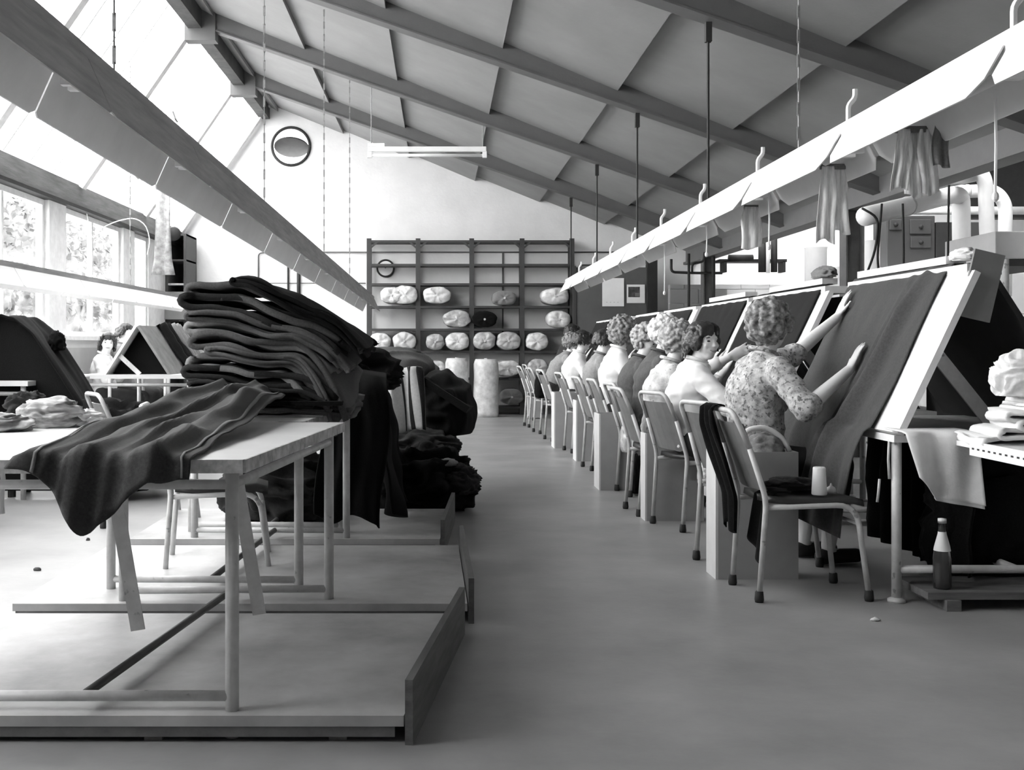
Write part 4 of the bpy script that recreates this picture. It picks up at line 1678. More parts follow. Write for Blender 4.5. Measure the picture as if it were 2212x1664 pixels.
def head(bm, c, f, up, k=1.0):
    f = f.normalized()
    s = f.cross(up).normalized()
    up = s.cross(f).normalized()
    M = Matrix((f, s, up)).transposed()

    def e(o, r, n=14):
        ellipsoid(bm, c + M @ (V(o) * k), r[0] * k, r[1] * k, r[2] * k, M, n, 10)
    e((-0.010, 0, 0.028), (0.096, 0.076, 0.088))
    e((0.030, 0, -0.020), (0.066, 0.064, 0.085))
    e((0.052, 0, -0.078), (0.034, 0.036, 0.030))
    e((0.072, 0, 0.024), (0.022, 0.050, 0.012))           # brow
    e((0.062, 0.038, -0.022), (0.026, 0.022, 0.022))       # cheeks
    e((0.062, -0.038, -0.022), (0.026, 0.022, 0.022))
    capsule(bm, c + M @ (V((0.086, 0, 0.012)) * k), c + M @ (V((0.103, 0, -0.024)) * k), 0.0075 * k, 0.0095 * k, 8)
    e((0.094, 0.010, -0.028), (0.010, 0.007, 0.006), 8)
    e((0.094, -0.010, -0.028), (0.010, 0.007, 0.006), 8)
    e((0.084, 0, -0.056), (0.014, 0.024, 0.011), 10)       # mouth area
    for sg in (-1, 1):
        e((-0.006, sg * 0.076, -0.008), (0.018, 0.010, 0.030), 10)
    return M


def face_bits(par, c, M, k=1.0, smile=False):
    for sg in (-1, 1):
        bm = B()
        ellipsoid(bm, c + M @ (V((0.080, sg * 0.031, 0.004)) * k), 0.010 * k, 0.010 * k, 0.006 * k, M, 10, 8)
        part(par, 'eye', bm, m_eye, True, world=True)
        bm = B()
        tube(bm, [c + M @ (V((0.088 - 0.012 * abs(q), sg * (0.032 + 0.018 * q), 0.027 - 0.005 * q * q)) * k) for q in (-1, -0.3, 0.3, 1)], 0.0032 * k, 6)
        part(par, 'eyebrow', bm, m_hair_dark, True, world=True)
    bm = B()
    up_ = 0.009 if smile else 0.0
    tube(bm, [c + M @ (V((0.099 - 0.018 * q * q, q * 0.025, -0.056 + up_ * q * q)) * k) for q in (-1, -0.5, 0, 0.5, 1)], [0.002, 0.0045, 0.0055, 0.0045, 0.002], 6)
    part(par, 'mouth', bm, m_lip, True, world=True)


def hair_curls(c, M, k, seed, r0=0.0165, n=330, low=-0.045, vol=0.020):
    rnd = random.Random(seed)
    bm = B()
    ellipsoid(bm, c + M @ (V((-0.018, 0, 0.034)) * k), 0.100 * k, 0.084 * k, 0.092 * k, M, 16, 10)
    i = 0
    while i < n:
        d = V((rnd.gauss(0, 1), rnd.gauss(0, 1), rnd.gauss(0, 1))).normalized()
        p = V((-0.016 + d.x * 0.104, d.y * 0.088, 0.030 + d.z * 0.098))
        if p.z < low - 0.02 * (p.x < -0.03):
            if not (p.x < -0.02 and p.z > low - 0.05):
                continue
        if p.x > 0.045 and p.z < 0.058 and abs(p.y) < 0.07:
            continue
        if p.x > 0.01 and p.z < 0.0:
            continue
        r = r0 * rnd.uniform(0.7, 1.2) * k
        ellipsoid(bm, c + M @ ((p + d * vol * rnd.uniform(0.0, 1.0)) * k), r, r, r, None, 8, 6)
        i += 1
    return remeshed(bm, 0.006 * k, 1, 0.3)


def hair_smooth(c, M, k, seed, length=0.10):
    """straight or waved hair to the nape with a fringe"""
    rnd = random.Random(seed)
    bm = B()
    ellipsoid(bm, c + M @ (V((-0.020, 0, 0.036)) * k), 0.102 * k, 0.086 * k, 0.092 * k, M, 16, 10)
    for q in range(120):
        a = rnd.uniform(-2.25, 2.25)
        x, y = -math.cos(a) * 0.098, math.sin(a) * 0.086
        st = V((x - 0.016, y, rnd.uniform(0.03, 0.07)))
        en = V((x * 1.06 - 0.016, y * 1.10, -length * rnd.uniform(0.35, 1.0) * (1.0 if x < 0 else 0.55)))
        ph = rnd.uniform(0, 6)
        pts = [st.lerp(en, i / 6) + V((0.010 * math.sin(ph + i * 1.5), 0.010 * math.cos(ph + i * 1.5), 0)) for i in range(7)]
        tube(bm, [c + M @ (p * k) for p in pts], [0.013 * k] * 5 + [0.010 * k, 0.005 * k], 7)
    for q in range(16):
        y = rnd.uniform(-0.07, 0.07)
        st = V((0.03, y, 0.115 - 0.3 * abs(y)))
        en = V((0.088 - abs(y) * 0.35, y * 1.1, 0.040 + rnd.uniform(-0.012, 0.012)))
        tube(bm, [c + M @ (p * k) for p in (st, (st + en) * 0.5 + V((0.014, 0, 0.012)), en)], [0.016 * k, 0.013 * k, 0.006 * k], 7)
    return remeshed(bm, 0.006 * k, 1, 0.3)


def person(label, Pv, Cv, Nv, Hv, face, wd, arms, m_top, m_hair, hairkind, seed, m_low=None, vox=0.012, sleeve=1.0, smile=False,
           knees=None, features=True, k=1.0, stand=False):
    """arms: list of two (shoulder, elbow, wrist, hand direction, palm normal, curl), right then left"""
    Pv, Cv, Nv, Hv = V(Pv), V(Cv), V(Nv), V(Hv)
    wd = V(wd).normalized()                      # from right shoulder to left shoulder
    fw = V((wd.y, -wd.x, 0)).normalized()
    up = V((0, 0, 1))
    t = thing('person', label, 'person', (Pv.x, Pv.y, 0), 0, 'women at work')
    # ---- body: one skin
    bm = B()
    torso(bm, Pv, Cv, Nv, wd)
    hu = (Hv - Nv).normalized() * 0.35 + up * 0.65
    capsule(bm, Nv - up * 0.04, Hv - hu * 0.05, 0.054, 0.048, 12)
    M = head(bm, Hv, V(face), hu.normalized(), k)
    for (sh, el, wr, hd, pn, cu), sg in zip(arms, (-1, 1)):
        sh, el, wr = V(sh), V(el), V(wr)
        capsule(bm, sh, el, 0.050, 0.039, 12)
        capsule(bm, el, el.lerp(wr, 0.35), 0.040, 0.038, 12)
        capsule(bm, el.lerp(wr, 0.35), wr, 0.038, 0.025, 12)
        hand(bm, wr, V(hd), V(pn), sg, cu)
    legs = []
    for sg in (-1, 1):
        hip = Pv + wd * 0.085 * sg + V((0, 0, -0.02))
        if stand:
            kn, an = hip + V((0, 0, -0.40)) + fw * 0.03, V((hip.x, hip.y, 0.09))
        else:
            kn = hip + fw * 0.40 + wd * 0.02 * sg + V((0, 0, -0.02))
            an = V((kn.x - fw.x * 0.06, kn.y - fw.y * 0.06, 0.09))
        toe = V((an.x, an.y, 0.04)) + fw * 0.14
        legs.append((hip, kn, an, toe))
        capsule(bm, hip, kn, 0.082, 0.058, 12)
        capsule(bm, kn, kn.lerp(an, 0.35), 0.056, 0.055, 12)
        capsule(bm, kn.lerp(an, 0.35), an, 0.055, 0.036, 12)
        capsule(bm, an + V((0, 0, -0.04)), toe, 0.036, 0.028, 10)
    body = part(t, 'body', remeshed(bm, vox, 5 if vox > 0.009 else 4), m_skin, True, world=True)
    if features:
        face_bits(body, Hv, M, k, smile)
    # ---- top
    bm = B()
    torso(bm, Pv + up * 0.0, Cv, Nv - up * 0.012, wd, 1.0, 0.016)
    for (sh, el, wr, hd, pn, cu) in arms:
        sh, el, wr = V(sh), V(el), V(wr)
        capsule(bm, sh, el, 0.066, 0.056, 14)
        if sleeve > 1.0:
            capsule(bm, el, el.lerp(wr, min(0.95, sleeve - 1.0)), 0.056, 0.042, 14)
        else:
            capsule(bm, el, el.lerp(wr, 0.10), 0.056, 0.056, 14)
        capsule(bm, sh, Nv - up * 0.035, 0.058, 0.052, 12)
    nb = remeshed(bm, max(0.009, vox), 4)
    nb.normal_update()
    for v in nb.verts:
        p = v.co
        fold = 1 - 2 * abs(mnoise.noise(V((p.x * 7 + seed, p.y * 7, p.z * 14 + 2 * p.x))))
        v.co = p + v.normal * (0.007 * fold + 0.004 * mnoise.noise(p * 26))
    part(t, 'blouse', nb, m_top, True, world=True)
    # ---- collar
    bm = B()
    cc = Nv + up * 0.022
    ring = []
    for q in range(17):
        a = 2 * PI * q / 16
        ring.append(cc + wd * math.cos(a) * 0.066 + fw * math.sin(a) * 0.064 + up * (0.012 - 0.02 * math.sin(a)))
    tube(bm, ring, 0.011, 8, False)
    part(t, 'collar', bm, m_top, True, world=True)
    # ---- skirt or trousers, shoes
    bm = B()
    ellipsoid(bm, Pv + fw * 0.01, 0.15, 0.15, 0.125)
    ellipsoid(bm, Pv + wd * 0.08, 0.12, 0.12, 0.12)
    ellipsoid(bm, Pv - wd * 0.08, 0.12, 0.12, 0.12)
    for hip, kn, an, toe in legs:
        capsule(bm, hip, kn, 0.100, 0.078, 14)
        capsule(bm, kn, kn.lerp(an, 0.35), 0.078, 0.074, 12)
    capsule(bm, legs[0][0].lerp(legs[0][1], 0.5), legs[1][0].lerp(legs[1][1], 0.5), 0.08, 0.08)
    capsule(bm, legs[0][1], legs[1][1], 0.07, 0.07)
    part(t, 'skirt', remeshed(bm, 0.016, 6), m_low or m_skirt, True, world=True)
    for hip, kn, an, toe in legs:
        bm = B()
        tdir = (toe - an)
        tdir.z = 0
        tdir.normalize()
        capsule(bm, V((an.x, an.y, 0.042)) - tdir * 0.03, V((toe.x, toe.y, 0.038)) + tdir * 0.02, 0.042, 0.038, 12, (1, 0.95))
        part(t, 'shoe', bm, m_shoe, True, world=True)
    # ---- hair
    if hairkind == 'curls':
        hb = hair_curls(Hv, M, k, seed)
    elif hairkind == 'big':
        hb = hair_curls(Hv, M, k * 1.08, seed, 0.018, 340, -0.06, 0.026)
    else:
        hb = hair_smooth(Hv, M, k, seed, 0.11 if hairkind == 'bob' else 0.07)
    part(t, 'hair', hb, m_hair, True, world=True)
    return t


BN = V((XT - XB, 0, 0))
brdn = V((-(ZTP - ZB), 0, XT - XB)).normalized()      # outward normal of the boards
brdu = V((XT - XB, 0, ZTP - ZB)).normalized()         # up the boards

# the woman in the patterned blouse, both hands on the cloth
w1r = V((slope(0.985) - 0.055, 5.385, 0.985))
w1l = V((slope(1.255) - 0.045, 5.93, 1.255))
person('woman with short grey curls and a patterned blouse reaching both hands to the board',
       (1.60, 5.60, 0.54), (1.585, 5.60, 0.86), (1.625, 5.58, 1.04), (1.648, 5.545, 1.192), (0.72, 0.66, 0.02), (-0.28, 0.96, 0),
       [((1.655, 5.43, 0.985), (1.735, 5.27, 0.80), w1r, brdu + V((0.1, 0.25, 0)), brdn * -1, 0.18),
        ((1.60, 5.75, 0.985), (1.85, 5.86, 1.04), w1l, brdu + V((0.0, 0.15, 0)), brdn * -1, 0.15)],
       m_blouse, m_hair_grey, 'curls', 11, vox=0.0065, sleeve=1.0)
# the smiling woman turned round on her chair
person('smiling woman with dark hair and a white shirt turned round to the camera',
       (1.53, 6.72, 0.54), (1.50, 6.70, 0.82), (1.535, 6.66, 0.985), (1.568, 6.62, 1.128), (0.50, -0.86, -0.04), (-0.10, 0.99, 0),
       [((1.52, 6.52, 0.93), (1.66, 6.38, 0.75), (1.86, 6.42, 0.82), (0.9, 0.2, 0.3), (0, 0, -1), 0.4),
        ((1.53, 6.87, 0.94), (1.66, 6.95, 0.95), (1.79, 6.88, 1.03), (0.85, -0.1, 0.42), (0.2, 0.9, -0.2), 0.2)],
       m_whiteshirt, m_hair_dark, 'bob', 12, vox=0.0065, sleeve=1.5, smile=True)


def worker(label, x, y, hx, hz, m_top, m_hair, kind, seed, face=(0.9, 0.35, -0.25), m_low=None, lean=None, reach=0.95, fx=1, features=False):
    """seated woman; (x, y) is her seat, (hx, hz) her head; fx = 1 faces the boards on the right"""
    Pv = V((x, y, 0.54))
    Hv = V((hx, y - 0.02, hz))
    Nv = Hv + V((-0.045 * fx, 0, -0.155))
    Cv = Pv.lerp(Nv, 0.62) + V((-0.03 * fx, 0, 0.0))
    arms = []
    for sg in (-1, 1):
        sh = Cv.lerp(Nv, 0.72) + V((0, sg * 0.165, -0.01))
        el = sh + V((0.10 * fx, sg * 0.06, -0.23))
        wr = V((max(min(slope(reach) - 0.06, el.x + 0.25), el.x + 0.12) if fx > 0 else el.x - 0.2, y + sg * 0.17, reach))
        arms.append((sh, el, wr, (0.5 * fx, 0, 0.8), (0.85 * fx, 0, -0.4), 0.25))
    return person(label, Pv, Cv, Nv, Hv, face, (0, fx, 0), arms, m_top, m_hair, kind, seed, m_low, 0.013, 1.7, features=features)


worker('woman with fair curls and a mottled pale blouse, next beyond the smiling woman', 1.50, 7.50, 1.60, 1.13, m_blouse2, m_hair_blond, 'curls', 13, (0.9, 0.3, -0.3))
worker('white haired woman in grey, head just behind the fair curls', 1.56, 8.28, 1.68, 1.185, m_jumper, m_hair_white, 'curls', 14, (0.95, 0.1, -0.35))
worker('curly haired woman in a dark grey jumper bending to her board', 1.585, 9.12, 1.69, 1.14, m_jumper, m_hair_blond, 'curls', 15, (0.75, -0.5, -0.35), features=True)
worker('woman with big grey curls and a white top seen from behind', 1.57, 9.98, 1.645, 1.212, m_whiteshirt, m_hair_grey, 'big', 16, (0.8, 0.6, 0))
worker('dark haired woman in a pale grey top, half hidden behind the white top', 1.60, 11.45, 1.70, 1.15, m_palejumper, m_hair_dark, 'short', 17)
worker('woman in a white cardigan with short dark hair', 1.52, 12.85, 1.65, 1.16, m_whiteshirt, m_hair_dark, 'short', 18)
worker('woman in a grey jacket bending far forward near the end of the row', 1.50, 15.1, 1.79, 1.14, m_palejumper, m_hair_grey, 'curls', 19)
worker('dark haired woman farthest down the right row, before the partition', 1.78, 16.35, 1.95, 1.30, m_skirt, m_hair_dark, 'short', 20)
# two at the window benches
worker('woman in a white top facing the room at the window bench', -3.90, 13.0, -3.88, 1.14, m_whiteshirt, m_hair_dark, 'bob', 21, (0.35, -0.93, -0.05), features=True)
worker('dark haired woman behind the white topped one at the windows', -4.02, 14.2, -4.02, 1.27, m_palejumper, m_hair_dark, 'short', 22, (0.9, -0.3, 0))
# ------------------------------------------------------------------ shelving at the back wall
m_shelf = mat('brown_steel_shelving', 0.045, 0.5, 0.15, 8)
SX = [(u - 950) * 17.85 / F for u in (797, 903, 1019, 1128, 1236)]
SZ = [HC - (v - V0) * 17.85 / F for v in (519, 570, 612, 661, 710, 758, 817, 878)]
YS0, YS1 = 17.85, 18.25
t = thing('shelf_unit', 'tall open dark shelving unit of four bays against the back wall', 'shelf', ((SX[0] + SX[-1]) / 2, 18.05, 0))
for x in SX:
    for y in (YS0 + 0.03, YS1 - 0.03):
        bm = B()
        bar(bm, (x, y, 0), (x, y, SZ[0] + 0.03), 0.075 if y < 18 else 0.05, 0.04, (0, 1, 0))
        part(t, 'upright', bm, m_shelf, world=True)
for i in range(4):
    for z in SZ:
        bm = B()
        box(bm, SX[i] + 0.01, SX[i + 1] - 0.01, YS0 + 0.01, YS1, z - 0.035, z)
        part(t, 'shelf', bm, m_shelf, world=True)
for i in range(5):
    bm = B()
    bar(bm, (SX[i], YS0 + 0.05, SZ[2]), (SX[i], YS1 - 0.05, SZ[2]), 0.03, 0.03)
    part(t, 'side_brace', bm, m_shelf, world=True)
    for k in range(2):
        if i < 4:
            bm = B()
            bar(bm, (SX[i] + 0.03, YS0 + 0.02, SZ[0] - 0.12), (SX[i] + 0.13, YS0 + 0.02, SZ[0] - 0.03), 0.012, 0.03)
            bar(bm, (SX[i + 1] - 0.03, YS0 + 0.02, SZ[0] - 0.12), (SX[i + 1] - 0.13, YS0 + 0.02, SZ[0] - 0.03), 0.012, 0.03)
            if k == 0:
                part(t, 'corner_gusset', bm, m_shelf, world=True)
            else:
                bm.free()


def bolt(label, u, v, w, h, m, seed, L=0.40, y=17.78):
    """wrapped roll of cloth lying end-on, its end crumpled"""
    t = thing('cloth_roll', label, 'roll', P(u, v + h / 2, y), 0, 'wrapped rolls on the shelving')
    rx, rz = w * y / F / 2, h * y / F / 2
    rnd = random.Random(seed)
    bm = B()
    rings = []
    n = 28
    for (d, q) in ((0.0, 0.0), (-0.012, 0.35), (-0.004, 0.7), (0.008, 0.93), (0.03, 1.0), (L * 0.6, 1.0), (L, 0.97), (L, 0.0)):
        r = []
        for k in range(n):
            a = 2 * PI * k / n
            sq = 1.0 / (abs(math.cos(a)) ** 2.4 + abs(math.sin(a)) ** 2.4) ** (1 / 2.4)
            cr = 1 + 0.12 * nz(math.cos(a) * 2 + seed, math.sin(a) * 2, d * 6)
            bump = 0.045 * nz(math.cos(a) * q * 4 + seed * 3, math.sin(a) * q * 4, seed) if d < 0.05 else 0
            r.append((rx * q * sq * cr * math.cos(a), d + bump, rz + rz * 0.98 * q * sq * cr * math.sin(a) * (1 if math.sin(a) > -0.7 else 0.96)))
        rings.append(r)
    loft(bm, rings)
    part(t, 'wrapping', bm, m, True)
    bm = B()
    tube(bm, [(0, -0.022, rz), (0, 0.04, rz)], 0.018, 8)
    part(t, 'core', bm, m_boxedge)
    return t


SH = ['the top row of rolls', 'the second row of rolls', 'the long middle row of rolls', 'the lowest row of rolls']
ROLLS = [(845, 638, 46, 36, 0, 'left one of the close pair in the top row of rolls'), (875, 637, 54, 42, 0, 'bulging right one of the close pair in the top row of rolls'),
         (943, 638, 60, 38, 0, 'pale roll with a dark left rim in the top row of rolls'), (1090, 644, 52, 32, 1, 'plain grey roll in the top row of rolls'),
         (1200, 640, 60, 38, 0, 'rightmost roll of the top row, under the end of the white lamps'),
         (987, 689, 58, 38, 2, 'torn wrapped roll of the second row beside the black roll'), (1047, 690, 54, 36, 3, 'black roll of the second row'),
         (1208, 690, 52, 38, 0, 'roll of the second row at the right end of the shelving'),
         (820, 738, 48, 38, 0, 'leftmost roll of the long middle row'), (873, 737, 50, 40, 0, 'second roll of the long middle row'),
         (940, 739, 40, 36, 2, 'knotted small roll of the long middle row'), (988, 738, 52, 40, 0, 'fourth roll of the long middle row'),
         (1047, 737, 48, 40, 2, 'fifth roll of the long middle row, right of an upright'), (1099, 737, 52, 40, 2, 'sixth roll of the long middle row, frilled edge'),
         (1160, 738, 48, 40, 0, 'rightmost roll of the long middle row'),
         (943, 796, 42, 34, 0, 'small square roll of the lowest row'), (1097, 797, 54, 36, 0, 'pale oval roll of the lowest row, right of the standing rolls'),
         (1162, 796, 46, 40, 2, 'roll of the lowest row with a dark torn opening'), (1106, 858, 48, 36, 1, 'grey roll on the bottom shelf')]
m_bolt = [mat('wrapped_bolt', 0.60, 0.35, 0.30, 9, 1.0, 9, spec=0.6), m_cloth3, mat('wrapped_bolt_dull', 0.40, 0.35, 0.45, 11, 1.0, 10, spec=0.6), m_cloth4]
for k, (u, v, w, h, mi, lb) in enumerate(ROLLS):
    bolt(lb, u, v, w, h, m_bolt[mi], k * 1.3 + 1)
# two rolls standing before the shelving
for k, (u, w, v0, lb) in enumerate(((987, 50, 774, 'wrapped roll standing upright left, before the shelving'), (1050, 54, 776, 'wrapped roll standing upright right, before the shelving'))):
    y = 17.3
    t = thing('cloth_roll', lb, 'roll', ((u - 950) * y / F, y, 0), 0, 'rolls standing on the floor')
    h = HC - (v0 - V0) * y / F
    bm = B()
    rings = []
    n = 24
    for i in range(13):
        z = h * i / 12
        q = 1.0 if i < 12 else 0.86
        rings.append([(w * y / F / 2 * q * math.cos(a) * (1 + 0.05 * nz(a, z * 4, k)), 0.16 * q * math.sin(a) * (1 + 0.05 * nz(a + 3, z * 4, k)), z) for a in [2 * PI * j / n for j in range(n)]])
    loft(bm, rings)
    part(t, 'wrapping', bm, m_bolt[0], True)
    bm = B()
    tube(bm, [(0, 0, h - 0.05), (0, 0, h + 0.012)], 0.03, 10)
    part(t, 'core', bm, m_boxedge)

# clock and conduits on the back wall
t = thing('wall_clock', 'round white clock on the back wall behind the shelving', 'clock', P(833, 580, 18.28))
bm = B()
lathe(bm, [(0, 0), (0.125, 0), (0.125, 0.012), (0, 0.012)], (0, -0.012, 0), 28, Matrix.Rotation(PI / 2, 3, 'X'))
part(t, 'dial', bm, m_white)
bm = B()
tube(bm, [(0.135 * math.cos(a), -0.02, 0.135 * math.sin(a)) for a in [2 * PI * k / 32 for k in range(33)]], 0.016, 8, False)
part(t, 'rim', bm, m_dark, True)
for L, a in ((0.06, 0.7), (0.10, -0.9)):
    bm = B()
    bar(bm, (0, -0.03, 0), (L * math.sin(a), -0.03, L * math.cos(a)), 0.008, 0.004, (0, 1, 0))
    part(t, 'clock_hand', bm, m_dark)


def conduit(label, pts, r=0.012, m=None, fr=0.06):
    bm = B()
    pts = [V(p) for p in pts]
    tube(bm, fillet(pts, fr, 4), r, 8)
    return single('conduit', bm, m or m_rafter, label, 'pipe', pts[0], 0, 'conduits on the back wall', True, True)


yc = 18.275
conduit('long thin conduit running along the back wall behind the top of the shelving', [P(670, 545, yc), P(1420, 545, yc)])
conduit('short conduit bending down the back wall left of the grey lamp row', [P(580, 545, yc), P(558, 547, yc), P(558, 640, yc)])
conduit('conduit dropping down the back wall behind the third shelf bay', [P(1086, 545, yc), P(1086, 720, yc)])
conduit('bent conduit on the wall right of the shelving', [P(1300, 573, yc), P(1250, 573, yc), P(1250, 640, yc)], 0.014)
conduit('dark pipe rising left of the lamp row end on the back wall', [P(645, 545, yc), P(645, 720, yc)], 0.03, m_dark)
conduit('thin dark pipe beside the thicker one on the back wall', [P(622, 535, yc), P(623, 720, yc)], 0.016, m_dark)
conduit('low thin wire along the back wall at shelf height', [P(400, 612, yc), P(790, 612, yc)], 0.007)

# grey partition right of the shelving with two notices
t = thing('partition', 'dark grey partition panel right of the shelving', 'partition', ((1318 - 950) * 17.7 / F, 17.7, 0))
x0, x1 = (1240 - 950) * 17.7 / F, (1396 - 950) * 17.7 / F
bm = B()
box(bm, x0, x1, 17.68, 17.72, 0, HC + (V0 - 578) * 17.7 / F)
part(t, 'panel', bm, mat('partition_paint', 0.10, 0.6, 0.1, 5), world=True)
bm = B()
box(bm, x1, x1 + 0.16, 17.6, 17.76, 0, HC + (V0 - 560) * 17.7 / F)
part(t, 'post', bm, m_dark, world=True)
bm = B()
box(bm, x0 - 0.02, x0 + 0.03, 17.66, 17.74, 0, HC + (V0 - 578) * 17.7 / F + 0.02)
part(t, 'edge_post', bm, m_shelf, world=True)


def notice(label, u0, v0, u1, v1, y, pic=False):
    t = thing('notice', label, 'notice', P((u0 + u1) / 2, v1, y), 0)
    a, b = P(u0, v1, y), P(u1, v0, y)
    bm = B()
    box(bm, a.x, b.x, y, y + 0.004, a.z, b.z)
    part(t, 'sheet', bm, m_paper, world=True)
    if pic:
        bm = B()
        w, h = b.x - a.x, b.z - a.z
        box(bm, a.x + 0.08 * w, b.x - 0.28 * w, y - 0.002, y, a.z + 0.32 * h, b.z - 0.12 * h)
        part(t, 'picture', bm, mat('dark_print', 0.06, 0.5, 0.9, 14), world=True)
        bm = B()
        box(bm, a.x + 0.45 * w, b.x - 0.30 * w, y - 0.003, y - 0.002, a.z + 0.36 * h, b.z - 0.45 * h)
        part(t, 'picture_detail', bm, m_cloth3, world=True)
    else:
        bm = B()
        w = b.x - a.x
        for k in range(4):
            box(bm, a.x + (0.18 + 0.17 * k) * w, a.x + (0.24 + 0.17 * k) * w, y - 0.002, y, a.z + 0.06, a.z + 0.07)
        part(t, 'print_marks', bm, m_tube, world=True, kind='stuff')


notice('large white paper hung on the grey partition', 1301, 601, 1348, 662, 17.66)
notice('small calendar with a dark picture hung on the grey partition', 1354, 615, 1393, 655, 17.66, True)

# ------------------------------------------------------------------ the next bay, seen past the right row
bm = B()
box(bm, 3.55, 5.2, 17.15, 17.3, 0, 2.05)
tw = thing('block_wall', 'pale low block wall beyond the right row', 'wall', (4.4, 17.2, 0))
bm.free()
random.seed(11)
z = 0.0
row = 0
while z < 2.0:
    x = 3.55 - (0.22 if row % 2 else 0.0)
    while x < 6.6:
        a, b = max(3.55, x), min(6.6, x + 0.44)
        if b - a > 0.05:
            bm = B()
            o = random.uniform(-0.004, 0.004)
            box(bm, a + 0.004, b - 0.004, 17.15 + o, 17.3, z + 0.004, min(2.05, z + 0.216))
            part(tw, 'block', bm, m_wall if x > 4.0 else m_panel, world=True)
        x += 0.44
    z += 0.22
    row += 1
bm = B()
box(bm, 3.56, 6.59, 17.165, 17.29, 0, 2.04)
part(tw, 'mortar', bm, mat('mortar', 0.45, 0.9, 0.1, 8), world=True)


def vpipe(label, u, v0, v1, y, r, m, name='pipe', group=None):
    bm = B()
    a, b = P(u, v0, y), P(u, v1, y)
    tube(bm, [a, b], r, 12)
    return single(name, bm, m, label, 'pipe', b, 0, group, True, True)


def shelfbit(label, u0, v0, u1, v1, y, d, m, name='box', cat='box', kind=None):
    a, b = P(u0, v1, y), P(u1, v0, y)
    bm = B()
    box(bm, a.x, b.x, y, y + d, a.z, b.z, bev=0.006)
    return single(name, bm, m, label, cat, ((a.x + b.x) / 2, y + d / 2, a.z), 0, None, False, True)


vpipe('thin black pipe rising left of the dark cylinders', 1488, 548, 690, 16.6, 0.02, m_dark)
vpipe('black pipe with a swollen joint beyond the right row', 1541, 540, 690, 16.6, 0.026, m_dark)
conduit('black pipe loop under the valley beam', [P(1450, 560, 16.7), P(1450, 588, 16.7), P(1500, 590, 16.7), P(1560, 590, 16.7)], 0.02, m_dark)
conduit('small black pipe hook under the valley beam', [P(1522, 545, 16.7), P(1520, 566, 16.7), P(1495, 569, 16.7), P(1495, 590, 16.7)], 0.018, m_dark)
t = thing('wall_shelf', 'black wall shelf under the dark cylinders', 'shelf', P(1630, 590, 17.0))
bm = B()
a, b = P(1555, 566, 17.0), P(1700, 560, 17.0)
box(bm, a.x, b.x, 17.0, 17.3, a.z, b.z)
part(t, 'board', bm, m_dark, world=True)
for u in (1567, 1694):
    bm = B()
    a, b = P(u - 3, 588, 17.0), P(u + 3, 564, 17.0)
    box(bm, a.x, b.x, 17.0, 17.25, a.z, b.z)
    part(t, 'bracket', bm, m_dark, world=True)
bm = B()
tube(bm, [P(1574, 558, 16.95), P(1626, 558, 16.95)], 0.055, 14)
single('dark_roll', bm, m_dark, 'dark roll lying on the black wall shelf', 'roll', P(1600, 563, 16.95), smooth=True, world=True)
for k, u in enumerate((1647, 1672)):
    bm = B()
    tube(bm, [P(u, 588, 16.9), P(u, 507, 16.9)], 0.062 if k == 0 else 0.05, 14)
    single('dark_cylinder', bm, m_dark, ['left dark upright cylinder by the white pipe', 'right dark upright cylinder by the white pipe'][k], 'cylinder', P(u, 588, 16.9), smooth=True, world=True)
vpipe('white pipe between the two dark cylinders', 1659, 500, 590, 16.8, 0.03, m_white)

# big white drums and lagged pipes
G = 'white lagged pipes beyond the right row'
for k, (u, v0, v1, w, lb) in enumerate(((1762, 478, 660, 46, 'broad white drum behind the raised hand'), (1800, 520, 660, 34, 'narrow white drum beside the steel column'))):
    bm = B()
    y = 13.5
    a, b = P(u, v1, y), P(u, v0 + 60, y)
    tube(bm, [V((a.x, y, 0)), V((a.x, y, b.z)), V((a.x, y, b.z + 0.01)), V((a.x, y, b.z + 0.03))], [w * y / F / 2, w * y / F / 2, w * y / F / 2 * 1.05, w * y / F / 2 * 1.05], 20)
    single('white_drum', bm, m_lag, lb, 'drum', (a.x, y, 0), 0, None, True, True)


def lagged(label, pts, r, fr=0.25):
    bm = B()
    tube(bm, fillet(pts, fr, 7), r, 18)
    t = thing('lagged_pipe', label, 'pipe', V(pts[0]), 0, G)
    part(t, 'lagging', bm, m_lag, True, world=True)
    bm = B()
    q = V(pts[0]).lerp(V(pts[1]), 0.45)
    d = (V(pts[1]) - V(pts[0])).normalized()
    tube(bm, [q - d * 0.012, q + d * 0.012], r * 1.06, 18)
    part(t, 'strap', bm, m_tube, True, world=True)
    return t


lagged('thickest white pipe, its cut end beside the steel column', [P(1868, 468, 8.6), P(2062, 420, 9.6), P(2076, 425, 9.7), P(2078, 640, 9.7)], 0.075)
lagged('tallest white pipe with a sharp elbow at its top', [P(1925, 420, 11.6), P(2128, 372, 9.0), P(2134, 560, 9.0), P(2134, 640, 9.0)], 0.058, 0.16)
lagged('right hand white pipe curving down behind the tallest one', [P(2040, 415, 10.2), P(2150, 412, 10.2), P(2172, 440, 10.2), P(2170, 640, 10.2)], 0.06, 0.16)
lagged('thin white pipe running level behind the upright ones', [P(1945, 455, 12.6), P(2230, 455, 12.6)], 0.045)
lagged('stubby white pipe standing behind the steel column', [P(1885, 700, 10.5), P(1885, 520, 10.5)], 0.065)
bm = B()
bar(bm, P(2000, 395, 10.4), P(2135, 345, 9.2), 0.10, 0.05)
single('cable_tray', bm, m_white, 'white sloping tray above the lagged pipes', 'tray', P(2000, 395, 9.4), world=True)

